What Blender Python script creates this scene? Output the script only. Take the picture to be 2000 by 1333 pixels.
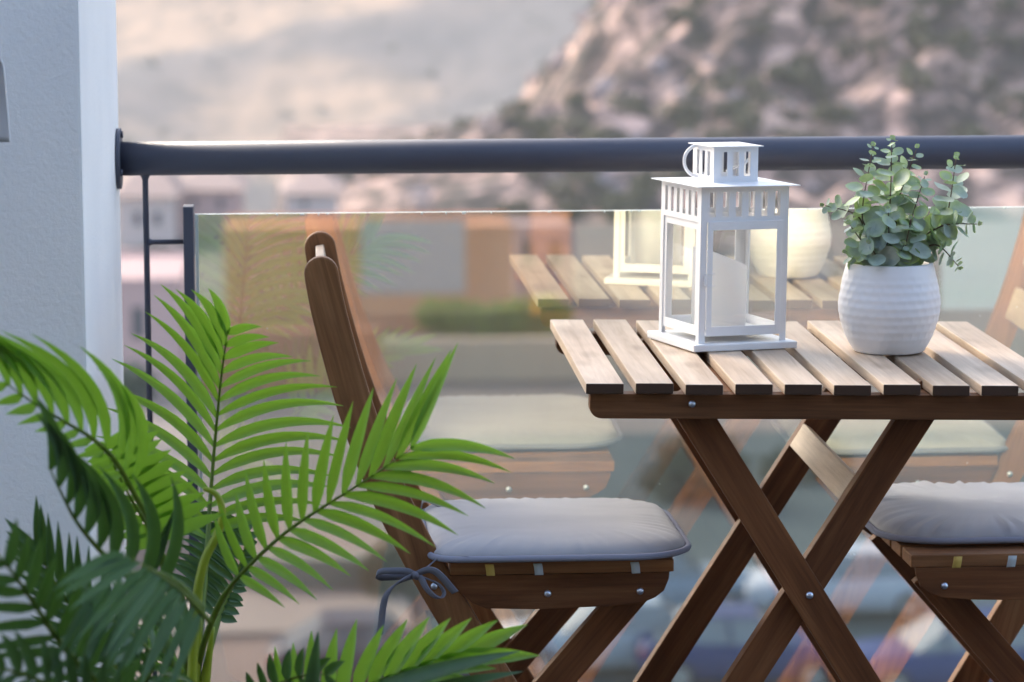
import bpy, bmesh, math, random
from mathutils import Vector, Matrix, noise

for o in list(bpy.data.objects):
    bpy.data.objects.remove(o)
SC = bpy.context.scene
COL = SC.collection
random.seed(7)
V = Vector

# ------------------------------------------------------------------ camera
FPX, HC = 5861.07, 1.23464
ROWS = ((0.9977, -0.0675, -0.0022), (0.0117, 0.1409, 0.9899), (0.0665, 0.9877, -0.1414))
RR, UU, FF = [V(r).normalized() for r in ROWS]
cam_d = bpy.data.cameras.new('camera')
cam = bpy.data.objects.new('camera', cam_d)
COL.objects.link(cam)
cm = Matrix.Identity(4)
for i in range(3):
    cm[i][0], cm[i][1], cm[i][2] = RR[i], UU[i], -FF[i]
cm[2][3] = HC
cam.matrix_world = cm
cam_d.lens = FPX / 2000 * 36
cam_d.sensor_width = 36
cam_d.clip_start = 0.05
cam_d.clip_end = 8000
cam_d.dof.use_dof = True
cam_d.dof.focus_distance = 3.50
cam_d.dof.aperture_fstop = 6.0
SC.camera = cam

# ------------------------------------------------------------------ light
SUN_EL, SUN_AZ = math.radians(27), math.radians(-38)      # azimuth from +Y, negative = left
sdir = V((math.sin(SUN_AZ) * math.cos(SUN_EL), math.cos(SUN_AZ) * math.cos(SUN_EL), math.sin(SUN_EL)))
w = bpy.data.worlds.new('World')
SC.world = w
w.use_nodes = True
nt = w.node_tree
bg = nt.nodes['Background']
sky = nt.nodes.new('ShaderNodeTexSky')
sky.sky_type = 'NISHITA'
sky.sun_disc = False
sky.sun_elevation = SUN_EL
sky.sun_rotation = SUN_AZ
sky.air_density = 1.0
sky.dust_density = 3.0
nt.links.new(sky.outputs[0], bg.inputs[0])
bg.inputs[1].default_value = 0.14
sl = bpy.data.lights.new('sun', 'SUN')
sl.energy = 2.2
sl.angle = math.radians(28)
sl.color = (1.0, 0.89, 0.77)
so = bpy.data.objects.new('sun', sl)
COL.objects.link(so)
so.rotation_euler = sdir.to_track_quat('Z', 'Y').to_euler()
so.location = (-5, 2, 8)
SC.view_settings.view_transform = 'Standard'
SC.view_settings.look = 'None'
SC.view_settings.gamma = 1
SC.view_settings.exposure = 2.30
SC.cycles.max_bounces = 10
SC.cycles.transparent_max_bounces = 24
SC.cycles.use_denoising = True


def at(px, py, Y):
    """surveying helper: the point of the place at distance Y seen at photo pixel (px, py)"""
    d = RR * ((px - 1000) / FPX) + UU * ((666.5 - py) / FPX) + FF
    return V((0, 0, HC)) + d * (Y / d.y)


# ------------------------------------------------------------------ materials
def mat(name, color, rough=0.5, spec=0.5, metal=0.0):
    m = bpy.data.materials.new(name)
    m.use_nodes = True
    b = m.node_tree.nodes['Principled BSDF']
    b.inputs['Base Color'].default_value = (*color, 1)
    b.inputs['Roughness'].default_value = rough
    b.inputs['Specular IOR Level'].default_value = spec
    b.inputs['Metallic'].default_value = metal
    return m


def N(m, t, **kw):
    n = m.node_tree.nodes.new(t)
    for k, v in kw.items():
        if k in n.inputs:
            n.inputs[k].default_value = v
        else:
            setattr(n, k, v)
    return n


def L(m, a, b):
    m.node_tree.links.new(a, b)


def coords(m, scale=(1, 1, 1), rnd=True, space='Object'):
    tc = N(m, 'ShaderNodeTexCoord')
    mp = N(m, 'ShaderNodeMapping')
    mp.inputs['Scale'].default_value = scale
    L(m, tc.outputs[space], mp.inputs['Vector'])
    if rnd:
        oi = N(m, 'ShaderNodeObjectInfo')
        mu = N(m, 'ShaderNodeMath', operation='MULTIPLY')
        mu.inputs[1].default_value = 37.0
        L(m, oi.outputs['Random'], mu.inputs[0])
        cx = N(m, 'ShaderNodeCombineXYZ')
        for i in range(3):
            L(m, mu.outputs[0], cx.inputs[i])
        L(m, cx.outputs[0], mp.inputs['Location'])
    return mp.outputs[0]


def ramp(m, fac, stops):
    r = N(m, 'ShaderNodeValToRGB')
    el = r.color_ramp.elements
    while len(el) < len(stops):
        el.new(0.5)
    for e, (p, c) in zip(el, stops):
        e.position = p
        e.color = (*c, 1)
    L(m, fac, r.inputs[0])
    return r.outputs[0]


def noise_tex(m, vec, scale, detail=4, rough=0.55, dist=0.0):
    n = N(m, 'ShaderNodeTexNoise')
    n.inputs['Scale'].default_value = scale
    n.inputs['Detail'].default_value = detail
    n.inputs['Roughness'].default_value = rough
    n.inputs['Distortion'].default_value = dist
    L(m, vec, n.inputs['Vector'])
    return n.outputs['Fac']


def mixc(m, fac, a, b, mode='MIX'):
    x = N(m, 'ShaderNodeMix', data_type='RGBA', blend_type=mode)
    for s, val in ((x.inputs['Factor'], fac), (x.inputs['A'], a), (x.inputs['B'], b)):
        pass
    fi, ai, bi = x.inputs[0], x.inputs[6], x.inputs[7]
    for s, val in ((fi, fac), (ai, a), (bi, b)):
        if hasattr(val, 'is_output'):
            L(m, val, s)
        elif isinstance(val, tuple):
            s.default_value = (*val, 1)
        else:
            s.default_value = val
    return x.outputs[2]


def bump(m, h, strength, dist=0.001):
    b = N(m, 'ShaderNodeBump')
    b.inputs['Strength'].default_value = strength
    b.inputs['Distance'].default_value = dist
    L(m, h, b.inputs['Height'])
    L(m, b.outputs[0], m.node_tree.nodes['Principled BSDF'].inputs['Normal'])


def wood(name, dark, mid, light, rough=0.5, spec=0.4, fine=0.7, knot=0.8):
    """grain runs along local X; knots and slow colour drift"""
    m = mat(name, mid, rough, spec)
    b = m.node_tree.nodes['Principled BSDF']
    v = coords(m, (2.2, 34, 34))
    f1 = noise_tex(m, v, 1.6, 6, 0.62, 0.7)
    v2 = coords(m, (9, 300, 300))
    f2 = noise_tex(m, v2, 1.0, 4, 0.6)
    v3 = coords(m, (5, 12, 12))
    f3 = noise_tex(m, v3, 1.3, 2, 0.5)
    c = ramp(m, f1, [(0.28, dark), (0.5, mid), (0.75, light)])
    c2 = ramp(m, f2, [(0.3, (0.62, 0.6, 0.58)), (0.62, (1.12, 1.1, 1.08))])
    c = mixc(m, fine, c, c2, 'MULTIPLY')
    c3 = ramp(m, f3, [(0.3, (0.78, 0.75, 0.72)), (0.65, (1.12, 1.12, 1.1))])
    c = mixc(m, 0.8, c, c3, 'MULTIPLY')
    # knots
    vk = coords(m, (7, 16, 16))
    vo = N(m, 'ShaderNodeTexVoronoi')
    vo.inputs['Scale'].default_value = 1.0
    L(m, vk, vo.inputs['Vector'])
    kn = ramp(m, vo.outputs['Distance'], [(0.0, (0.28, 0.22, 0.18)), (0.13, (0.6, 0.55, 0.5)), (0.24, (1, 1, 1))])
    c = mixc(m, knot, c, kn, 'MULTIPLY')
    oi = N(m, 'ShaderNodeObjectInfo')
    hv = N(m, 'ShaderNodeHueSaturation')
    mr = N(m, 'ShaderNodeMapRange')
    mr.inputs['To Min'].default_value = 0.82
    mr.inputs['To Max'].default_value = 1.18
    L(m, oi.outputs['Random'], mr.inputs[0])
    L(m, mr.outputs[0], hv.inputs['Value'])
    L(m, c, hv.inputs['Color'])
    L(m, hv.outputs[0], b.inputs['Base Color'])
    bump(m, f2, 0.25 * fine, 0.0006)
    return m


M = {}
M['wood'] = wood('acacia_wood', (0.150, 0.060, 0.024), (0.27, 0.122, 0.050), (0.38, 0.190, 0.088), 0.55, 0.25, 0.5)
M['wood_dark'] = wood('stained_shaded_acacia', (0.07, 0.028, 0.012), (0.13, 0.056, 0.023), (0.20, 0.092, 0.042), 0.55, 0.2, 0.55)  # dark stain, plus the shade below the slats put into the colour
M['wood_leg'] = wood('brown_shaded_acacia', (0.080, 0.029, 0.010), (0.150, 0.058, 0.022), (0.235, 0.105, 0.044), 0.55, 0.22, 0.55)  # darker copy for rails and legs; shade low down is in the colour
M['wood_end'] = mat('stained_end_grain', (0.060, 0.032, 0.020), 0.7, 0.3)
M['wood_top'] = wood('pale_acacia', (0.37, 0.27, 0.19), (0.49, 0.38, 0.285), (0.58, 0.475, 0.375), 0.52, 0.5, 0.28, 0.45)  # paler than the other acacia boards
M['metal'] = mat('dark_painted_metal', (0.070, 0.078, 0.110), 0.55, 0.35)
M['metal'].node_tree.nodes['Principled BSDF'].inputs['Coat Weight'].default_value = 0.12
M['metal'].node_tree.nodes['Principled BSDF'].inputs['Coat Roughness'].default_value = 0.12
v = coords(M['metal'], (1, 1, 1))
bump(M['metal'], noise_tex(M['metal'], v, 420, 2), 0.06, 0.0004)
M['screw'] = mat('zinc_bolt', (0.66, 0.74, 0.90), 0.36, 0.5, 1.0)
M['white_metal'] = mat('white_enamel', (0.80, 0.81, 0.83), 0.32, 0.5)
v = coords(M['white_metal'])
bump(M['white_metal'], noise_tex(M['white_metal'], v, 160, 3), 0.05, 0.0006)
M['wax'] = mat('white_wax', (0.95, 0.94, 0.94), 0.5, 0.4)
b = M['wax'].node_tree.nodes['Principled BSDF']
b.inputs['Subsurface Weight'].default_value = 1.0
b.inputs['Subsurface Radius'].default_value = (0.05, 0.045, 0.042)
b.inputs['Subsurface Scale'].default_value = 1.0
tr_ = N(M['wax'], 'ShaderNodeBsdfTranslucent')
tr_.inputs[0].default_value = (0.95, 0.93, 0.92, 1)
mx_ = N(M['wax'], 'ShaderNodeMixShader')
mx_.inputs[0].default_value = 0.35
L(M['wax'], b.outputs[0], mx_.inputs[1])
L(M['wax'], tr_.outputs[0], mx_.inputs[2])
L(M['wax'], mx_.outputs[0], M['wax'].node_tree.nodes['Material Output'].inputs[0])
M['wick'] = mat('wick', (0.05, 0.045, 0.04), 0.9)

M['stucco'] = mat('white_stucco', (0.70, 0.725, 0.765), 0.9, 0.2)
v = coords(M['stucco'], rnd=False)
f = noise_tex(M['stucco'], v, 150, 5, 0.65)
f2 = noise_tex(M['stucco'], v, 5, 3, 0.6)
L(M['stucco'], ramp(M['stucco'], f2, [(0.3, (0.86, 0.86, 0.86)), (0.7, (0.92, 0.915, 0.905))]),
  M['stucco'].node_tree.nodes['Principled BSDF'].inputs['Base Color'])
bump(M['stucco'], f, 0.45, 0.003)

M['cloth'] = mat('grey_cotton', (0.40, 0.405, 0.44), 0.92, 0.15)
v = coords(M['cloth'])
f = noise_tex(M['cloth'], v, 900, 2)
f2 = noise_tex(M['cloth'], coords(M['cloth'], (9, 22, 9)), 1.0, 3)
L(M['cloth'], ramp(M['cloth'], f2, [(0.3, (0.335, 0.335, 0.365)), (0.7, (0.385, 0.385, 0.41))]),
  M['cloth'].node_tree.nodes['Principled BSDF'].inputs['Base Color'])
b = M['cloth'].node_tree.nodes['Principled BSDF']
b.inputs['Sheen Weight'].default_value = 0.25
bump(M['cloth'], f, 0.3, 0.0006)
M['piping'] = mat('grey_piping', (0.25, 0.26, 0.33), 0.9, 0.15)
M['tie'] = mat('grey_tie_ribbon', (0.155, 0.16, 0.20), 0.9, 0.15)
M['hanging'] = mat('pale_grey_canvas', (0.62, 0.63, 0.65), 0.9, 0.2)
M['tab'] = mat('pale_strap_end', (0.42, 0.47, 0.50), 0.6)
M['tab_yellow'] = mat('yellow_strap_end', (0.52, 0.36, 0.08), 0.6)
M['pot'] = mat('white_glazed_ceramic', (0.76, 0.76, 0.78), 0.42, 0.45)
M['soil'] = mat('dark_soil', (0.035, 0.025, 0.02), 0.95)
M['stem'] = mat('brown_twig', (0.09, 0.06, 0.045), 0.8)


def leafmat(name, c1, c2, trans, tcol, rough=0.38, spec=0.5, scale=60, dust=None):
    m = mat(name, c1, rough, spec)
    b = m.node_tree.nodes['Principled BSDF']
    v = coords(m, (1, 1, 1))
    f = noise_tex(m, v, scale, 3)
    c = ramp(m, f, [(0.3, c1), (0.7, c2)])
    at_ = N(m, 'ShaderNodeAttribute', attribute_name='tone')
    c = mixc(m, at_.outputs['Fac'], c, dust if dust else c2)
    L(m, c, b.inputs['Base Color'])
    tr = N(m, 'ShaderNodeBsdfTranslucent')
    tr.inputs[0].default_value = (*tcol, 1)
    mx = N(m, 'ShaderNodeMixShader')
    mx.inputs[0].default_value = trans
    out = m.node_tree.nodes['Material Output']
    L(m, b.outputs[0], mx.inputs[1])
    L(m, tr.outputs[0], mx.inputs[2])
    L(m, mx.outputs[0], out.inputs[0])
    return m


M['palm_fresh'] = leafmat('palm_leaf_fresh', (0.085, 0.185, 0.020), (0.130, 0.245, 0.028), 0.50, (0.31, 0.58, 0.04), 0.33, 0.55, 50, (0.21, 0.36, 0.22))
M['palm_dark'] = leafmat('palm_leaf_old_shaded', (0.034, 0.082, 0.030), (0.050, 0.110, 0.036), 0.25, (0.12, 0.27, 0.03), 0.34, 0.5, 50, (0.10, 0.19, 0.14))  # darker green of older fronds, with their shade put into the colour
M['palm_stalk'] = leafmat('palm_stalk', (0.24, 0.31, 0.015), (0.33, 0.40, 0.02), 0.2, (0.4, 0.5, 0.02), 0.4, 0.5, 30)
M['palm_rachis'] = leafmat('palm_rachis', (0.085, 0.15, 0.012), (0.13, 0.20, 0.016), 0.2, (0.3, 0.45, 0.02), 0.38, 0.5, 30)
M['euca'] = leafmat('eucalyptus_leaf', (0.28, 0.36, 0.335), (0.42, 0.49, 0.465), 0.2, (0.27, 0.42, 0.12), 0.55, 0.4, 90, (0.36, 0.50, 0.15))


def glassmat(name, refl, tint, ttint, rough=0.0):
    m = bpy.data.materials.new(name)
    m.use_nodes = True
    n = m.node_tree
    n.nodes.clear()
    out = n.nodes.new('ShaderNodeOutputMaterial')
    mx = n.nodes.new('ShaderNodeMixShader')
    g = n.nodes.new('ShaderNodeBsdfGlossy')
    g.inputs['Roughness'].default_value = rough
    g.inputs['Color'].default_value = (*tint, 1)
    t = n.nodes.new('ShaderNodeBsdfTransparent')
    t.inputs[0].default_value = (*ttint, 1)
    mx.inputs[0].default_value = refl
    n.links.new(t.outputs[0], mx.inputs[1])
    n.links.new(g.outputs[0], mx.inputs[2])
    n.links.new(mx.outputs[0], out.inputs[0])
    return m


def balustrade_glass():
    """solar-control glass: strong warm mirror coat over a clear pane, with faint dusty smears"""
    m = bpy.data.materials.new('reflective_tinted_glass')
    m.use_nodes = True
    n = m.node_tree
    n.nodes.clear()
    out = n.nodes.new('ShaderNodeOutputMaterial')
    g = n.nodes.new('ShaderNodeBsdfGlossy')
    g.inputs['Roughness'].default_value = 0.0
    g.inputs['Color'].default_value = (0.60, 0.57, 0.40, 1)
    t = n.nodes.new('ShaderNodeBsdfTransparent')
    t.inputs[0].default_value = (0.53, 0.55, 0.55, 1)
    ad = n.nodes.new('ShaderNodeAddShader')
    n.links.new(g.outputs[0], ad.inputs[0])
    n.links.new(t.outputs[0], ad.inputs[1])
    d = n.nodes.new('ShaderNodeBsdfDiffuse')
    d.inputs[0].default_value = (0.75, 0.75, 0.72, 1)
    f = noise_tex(m, coords(m, (5, 1, 1.2), rnd=False), 2.2, 6, 0.65, 0.8)
    mr = N(m, 'ShaderNodeMapRange')
    mr.inputs['From Min'].default_value = 0.42
    mr.inputs['From Max'].default_value = 0.75
    mr.inputs['To Min'].default_value = 0.0
    mr.inputs['To Max'].default_value = 0.05
    L(m, f, mr.inputs[0])
    mx = n.nodes.new('ShaderNodeMixShader')
    n.links.new(mr.outputs[0], mx.inputs[0])
    n.links.new(ad.outputs[0], mx.inputs[1])
    n.links.new(d.outputs[0], mx.inputs[2])
    n.links.new(mx.outputs[0], out.inputs[0])
    return m


M['glass'] = balustrade_glass()
M['glass_back'] = glassmat('clear_glass_back', 0.0, (1, 1, 1), (1, 1, 1))
M['glass_edge'] = mat('ground_glass_edge', (0.72, 0.80, 0.74), 0.3, 0.5)
M['pane'] = glassmat('thin_lantern_glass', 0.07, (1, 1, 1), (0.97, 0.98, 0.98))

# ------------------------------------------------------------------ object helpers


def tag(o, label, cat, group=None, kind=None):
    if label:
        o['label'] = label
    if cat:
        o['category'] = cat
    if group:
        o['group'] = group
    if kind:
        o['kind'] = kind
    return o


def thing(name, loc, label, cat, group=None):
    o = bpy.data.objects.new(name, None)
    o.empty_display_size = 0.1
    COL.objects.link(o)
    o.location = loc
    return tag(o, label, cat, group)


ABS = {}


def obj(name, bm, material, parent=None, mtx=None, smooth=False, label=None):
    """link bm as ONE mesh object; mtx = world matrix of its local frame"""
    me = bpy.data.meshes.new(name)
    bm.to_mesh(me)
    bm.free()
    for m in (material if isinstance(material, (list, tuple)) else [material]):
        me.materials.append(m)
    if smooth:
        for p in me.polygons:
            p.use_smooth = True
    o = bpy.data.objects.new(name, me)
    COL.objects.link(o)
    mtx = mtx or Matrix.Identity(4)
    ABS[o.name] = mtx.copy()
    if parent:
        o.parent = parent
        pm = ABS.get(parent.name)
        if pm is None:
            pm = Matrix.Translation(parent.location)
        o.matrix_basis = pm.inverted() @ mtx
    else:
        o.matrix_basis = mtx
    if label:
        o['label'] = label
    return o


def box(bm, lo, hi, bev=0.0, seg=2, mi=0):
    lo, hi = V(lo), V(hi)
    vs = [bm.verts.new((lo.x if i & 1 == 0 else hi.x, lo.y if i & 2 == 0 else hi.y, lo.z if i & 4 == 0 else hi.z)) for i in range(8)]
    fs = [bm.faces.new([vs[j] for j in q]) for q in ((0, 2, 3, 1), (4, 5, 7, 6), (0, 1, 5, 4), (2, 6, 7, 3), (0, 4, 6, 2), (1, 3, 7, 5))]
    for f in fs:
        f.material_index = mi
    if bev > 0:
        es = list({e for f in fs for e in f.edges})
        bmesh.ops.bevel(bm, geom=es, offset=bev, segments=seg, profile=0.6, affect='EDGES')
    return bm


def prism(bm, poly, y0, y1, bev=0.0):
    """polygon in XZ extruded along Y"""
    a = [bm.verts.new((x, y0, z)) for x, z in poly]
    c = [bm.verts.new((x, y1, z)) for x, z in poly]
    n = len(poly)
    f1 = bm.faces.new(a)
    f2 = bm.faces.new(c[::-1])
    for i in range(n):
        bm.faces.new((a[i], c[i], c[(i + 1) % n], a[(i + 1) % n]))
    bmesh.ops.recalc_face_normals(bm, faces=bm.faces)
    if bev > 0:
        es = [e for f in (f1, f2) for e in f.edges]
        bmesh.ops.bevel(bm, geom=es, offset=bev, segments=2, profile=0.6, affect='EDGES')
    return bm


def frame_from(p0, p1, up):
    """matrix whose X runs from p0 to p1, Z close to up; origin at p0"""
    p0, p1 = V(p0), V(p1)
    x = (p1 - p0).normalized()
    z = (V(up) - x * V(up).dot(x)).normalized()
    y = z.cross(x)
    m = Matrix.Identity(4)
    for i in range(3):
        m[i][0], m[i][1], m[i][2], m[i][3] = x[i], y[i], z[i], p0[i]
    return m, (p1 - p0).length


def plank(name, p0, p1, up, wid, thick, material, parent, bev=0.0015, label=None, endmat=None):
    """board from p0 to p1 (centre line), wid across Y-local, thick along Z-local"""
    m, ln = frame_from(p0, p1, up)
    bm = bmesh.new()
    box(bm, (0, -wid / 2, -thick / 2), (ln, wid / 2, thick / 2), bev)
    if endmat:
        for f in bm.faces:
            f.normal_update()
            f.material_index = 1 if abs(f.normal.x) > 0.9 else 0
        material = [material, endmat]
    return obj(name, bm, material, parent, m, label=label)


def sweep(bm, pts, rad, seg=8, cap=True, mi=0):
    pts = [V(p) for p in pts]
    n = len(pts)
    rings = []
    t0 = (pts[1] - pts[0]).normalized()
    ref = V((0, 0, 1)) if abs(t0.z) < 0.9 else V((0, 1, 0))
    nrm = (ref - t0 * ref.dot(t0)).normalized()
    for i in range(n):
        t = ((pts[min(i + 1, n - 1)] - pts[max(i - 1, 0)])).normalized()
        nrm = (nrm - t * nrm.dot(t)).normalized()
        bn = t.cross(nrm)
        r = rad[i] if isinstance(rad, (list, tuple)) else rad
        rings.append([bm.verts.new(pts[i] + (nrm * math.cos(2 * math.pi * k / seg) + bn * math.sin(2 * math.pi * k / seg)) * r) for k in range(seg)])
    for i in range(n - 1):
        for k in range(seg):
            f = bm.faces.new((rings[i][k], rings[i][(k + 1) % seg], rings[i + 1][(k + 1) % seg], rings[i + 1][k]))
            f.smooth = True
            f.material_index = mi
    if cap:
        bm.faces.new(rings[0][::-1]).material_index = mi
        bm.faces.new(rings[-1]).material_index = mi
    return bm


def lathe(bm, prof, seg=48, cx=0, cy=0, dispf=None):
    rings = []
    for r, z in prof:
        ring = []
        for k in range(seg):
            a = 2 * math.pi * k / seg
            rr = r + (dispf(a, z, r) if dispf else 0)
            ring.append(bm.verts.new((cx + rr * math.cos(a), cy + rr * math.sin(a), z)))
        rings.append(ring)
    for i in range(len(rings) - 1):
        for k in range(seg):
            f = bm.faces.new((rings[i][k], rings[i][(k + 1) % seg], rings[i + 1][(k + 1) % seg], rings[i + 1][k]))
            f.smooth = True
    bm.faces.new(rings[0][::-1])
    bm.faces.new(rings[-1])
    return bm


def catmull(pts, n=8):
    pts = [V(p) for p in pts]
    if len(pts) < 3:
        return [pts[0].lerp(pts[-1], i / n) for i in range(n + 1)]
    P = [2 * pts[0] - pts[1]] + pts + [2 * pts[-1] - pts[-2]]
    out = []
    for i in range(1, len(P) - 2):
        a, b_, c, d = P[i - 1:i + 3]
        for k in range(n):
            t = k / n
            out.append(0.5 * ((2 * b_) + (c - a) * t + (2 * a - 5 * b_ + 4 * c - d) * t * t + (3 * b_ - a - 3 * c + d) * t ** 3))
    out.append(pts[-1])
    return out


def ribbon(bm, pts, wdir, wid, mi=0, thick=0.0008):
    """flat cloth strip with a little thickness; wdir: one vector or one per control point"""
    ps = catmull(pts, 6)
    n = len(ps)
    ws = wdir if isinstance(wdir, list) else [wdir] * len(pts)
    rows = []
    for i, p in enumerate(ps):
        u = i / (n - 1) * (len(ws) - 1)
        k = min(int(u), len(ws) - 2) if len(ws) > 1 else 0
        wv = V(ws[k]).lerp(V(ws[min(k + 1, len(ws) - 1)]), u - k).normalized()
        t = (ps[min(i + 1, n - 1)] - ps[max(i - 1, 0)]).normalized()
        nn = t.cross(wv).normalized() * thick
        h = wv * wid / 2
        rows.append([bm.verts.new(q) for q in (p - h - nn, p + h - nn, p + h + nn, p - h + nn)])
    for i in range(n - 1):
        for k in range(4):
            f = bm.faces.new((rows[i][k], rows[i][(k + 1) % 4], rows[i + 1][(k + 1) % 4], rows[i + 1][k]))
            f.smooth = k in (0, 2)
            f.material_index = mi
    bm.faces.new(rows[0][::-1])
    bm.faces.new(rows[-1])


def dome_bolt(name, pos, parent, r=0.0042, axis=-1):
    """zinc round-head bolt facing -Y (axis=-1) or +Y"""
    bm = bmesh.new()
    prof = [(r * 1.0, 0), (r, 0.0006), (r * 0.92, 0.0016), (r * 0.7, 0.0026), (r * 0.4, 0.0032), (r * 0.08, 0.0034)]
    lathe(bm, prof, 16)
    m = Matrix.Translation(pos) @ Matrix.Rotation(math.radians(90 if axis < 0 else -90), 4, 'X')
    return obj(name, bm, M['screw'], parent, m)


YG = 3.9682        # plane of the glass balustrade
ZF = 0.0           # balcony floor

# ================================================================== SETTING
# ---- balcony floor
bm = bmesh.new()
box(bm, (-6, -2.2, -0.3), (7, 4.15, ZF))
mt = mat('floor_tiles', (0.22, 0.20, 0.185), 0.5)
vv = coords(mt, rnd=False)
br = N(mt, 'ShaderNodeTexBrick')
br.offset = 0
br.inputs['Scale'].default_value = 2.5
br.inputs['Color1'].default_value = (0.030, 0.028, 0.027, 1)
br.inputs['Color2'].default_value = (0.036, 0.033, 0.031, 1)
br.inputs['Mortar'].default_value = (0.018, 0.017, 0.016, 1)
br.inputs['Mortar Size'].default_value = 0.01
br.inputs['Brick Width'].default_value = 1
br.inputs['Row Height'].default_value = 1
L(mt, vv, br.inputs['Vector'])
L(mt, br.outputs[0], mt.node_tree.nodes['Principled BSDF'].inputs['Base Color'])
tag(obj('balcony_floor', bm, mt), None, None, kind='structure')

# ---- white stucco pillar wall on the left
bm = bmesh.new()
box(bm, (-4.0, 3.372, 0.0), (-0.2535, 4.02, 3.4), 0.004)
tag(obj('wall', bm, M['stucco']), 'white rough stucco wall end that holds the dark handrail', 'wall')

# ---- house wall behind the camera, seen only as a reflection
hw = thing('house_wall', (0, -1.3, 0), 'house front with a brown door frame mirrored in the glass balustrade', 'wall')
M['plaster'] = mat('greige_plaster', (0.075, 0.066, 0.060), 0.9)
M['door_sky'] = mat('door_sky_reflection', (0.21, 0.33, 0.47), 0.4)  # sky reflected in the door glass, painted as a flat blue colour
M['dark_glass'] = mat('dark_window_glass', (0.05, 0.055, 0.06), 0.08, 0.6)
bm = bmesh.new()
box(bm, (-6, -1.6, 0), (7, -1.3, 4.7))
obj('wall_face', bm, M['plaster'], hw)


def mirx(px):
    return at(px, 500, 2 * YG + 1.28).x


x1, x2, x3, x4 = mirx(1035), mirx(1112), mirx(1838), mirx(1945)
bm = bmesh.new()
box(bm, (x1, -1.297, 0), (x2, -1.24, 2.2), 0.003)
obj('door_frame', bm, M['wood'], hw)
bm = bmesh.new()
box(bm, (x2 + 0.003, -1.297, 0), (x3 - 0.003, -1.27, 2.15), 0.003)
obj('window', bm, M['dark_glass'], hw)
bm = bmesh.new()
box(bm, (x3, -1.297, 0), (x4 + 0.9, -1.26, 2.15), 0.003)
obj('door', bm, M['door_sky'], hw)

# ---- railing: one welded and bolted assembly
rail = thing('balcony_railing', (0.3, YG, 0), 'dark grey tubular handrail over a reflective glass balustrade beside the white wall', 'railing')
bm = bmesh.new()
RZ, RADR = 0.9150, 0.0225
sweep(bm, [(-0.2525, YG, RZ), (0.5, YG, RZ), (3.2, YG, RZ)], RADR, 40)
obj('handrail', bm, M['metal'], rail)
bm = bmesh.new()
sweep(bm, [(-0.2530, YG, RZ), (-0.2475, YG, RZ)], 0.040, 40)
for k in range(3):
    a = math.radians(90 + 120 * k)
    sweep(bm, [(-0.2475, YG + 0.032 * math.cos(a), RZ + 0.032 * math.sin(a)), (-0.2445, YG + 0.032 * math.cos(a), RZ + 0.032 * math.sin(a))], 0.0045, 10)
obj('wall_flange', bm, M['metal'], rail)
bm = bmesh.new()
sweep(bm, [(-0.2167, YG, 0.0), (-0.2167, YG, 0.887), (-0.2167, YG, 0.8915), (-0.2167, YG, 0.896)], [0.0040, 0.0040, 0.006, 0.0085], 14)
obj('round_post', bm, M['metal'], rail)
bm = bmesh.new()
box(bm, (-0.1675, YG - 0.018, 0.0), (-0.1540, YG + 0.018, 0.8525), 0.0012)
obj('flat_post', bm, M['metal'], rail)
for zz in (0.8045, 0.12):
    bm = bmesh.new()
    sweep(bm, [(-0.2145, YG, zz), (-0.2105, YG, zz), (-0.2095, YG, zz), (-0.1670, YG, zz)], [0.0050, 0.0046, 0.0034, 0.0034], 12)
    obj('link_bar', bm, M['metal'], rail)
# glass panel: reflective front, clear back, pale ground edges
bm = bmesh.new()
g0, g1, gz0, gz1 = -0.1525, 3.1, 0.06, 0.8405
box(bm, (g0, YG, gz0), (g1, YG + 0.009, gz1))
bm.faces.ensure_lookup_table()
for f in bm.faces:
    n = f.normal
    f.normal_update()
    f.material_index = 0 if f.normal.y < -0.5 else (1 if f.normal.y > 0.5 else 2)
gp = obj('glass_panel', bm, [M['glass'], M['glass_back'], M['glass_edge']], rail)
# chipped, dusty lip below the ground edge (dried drops along the top)
bm = bmesh.new()
rd = random.Random(3)
x = g0 + 0.003
box(bm, (g0, YG - 0.0012, gz0), (g0 + 0.0042, YG - 0.0002, gz1))
while x < 1.6:
    wv = rd.uniform(0.001, 0.006)
    if rd.random() < 0.45:
        h = rd.uniform(0.0008, 0.0028)
        box(bm, (x, YG - 0.0009, gz1 - h), (x + wv, YG - 0.0002, gz1 - 0.0001))
    x += wv + rd.uniform(0.001, 0.02)
for k in range(26):
    px_, pz_ = rd.uniform(g0, 1.2), rd.uniform(0.3, gz1)
    s_ = rd.uniform(0.0006, 0.0013)
    box(bm, (px_, YG - 0.0009, pz_), (px_ + s_, YG - 0.0002, pz_ + s_))
tag(obj('lime_deposit', bm, M['glass_edge'], gp), None, None, kind='stuff')

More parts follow.
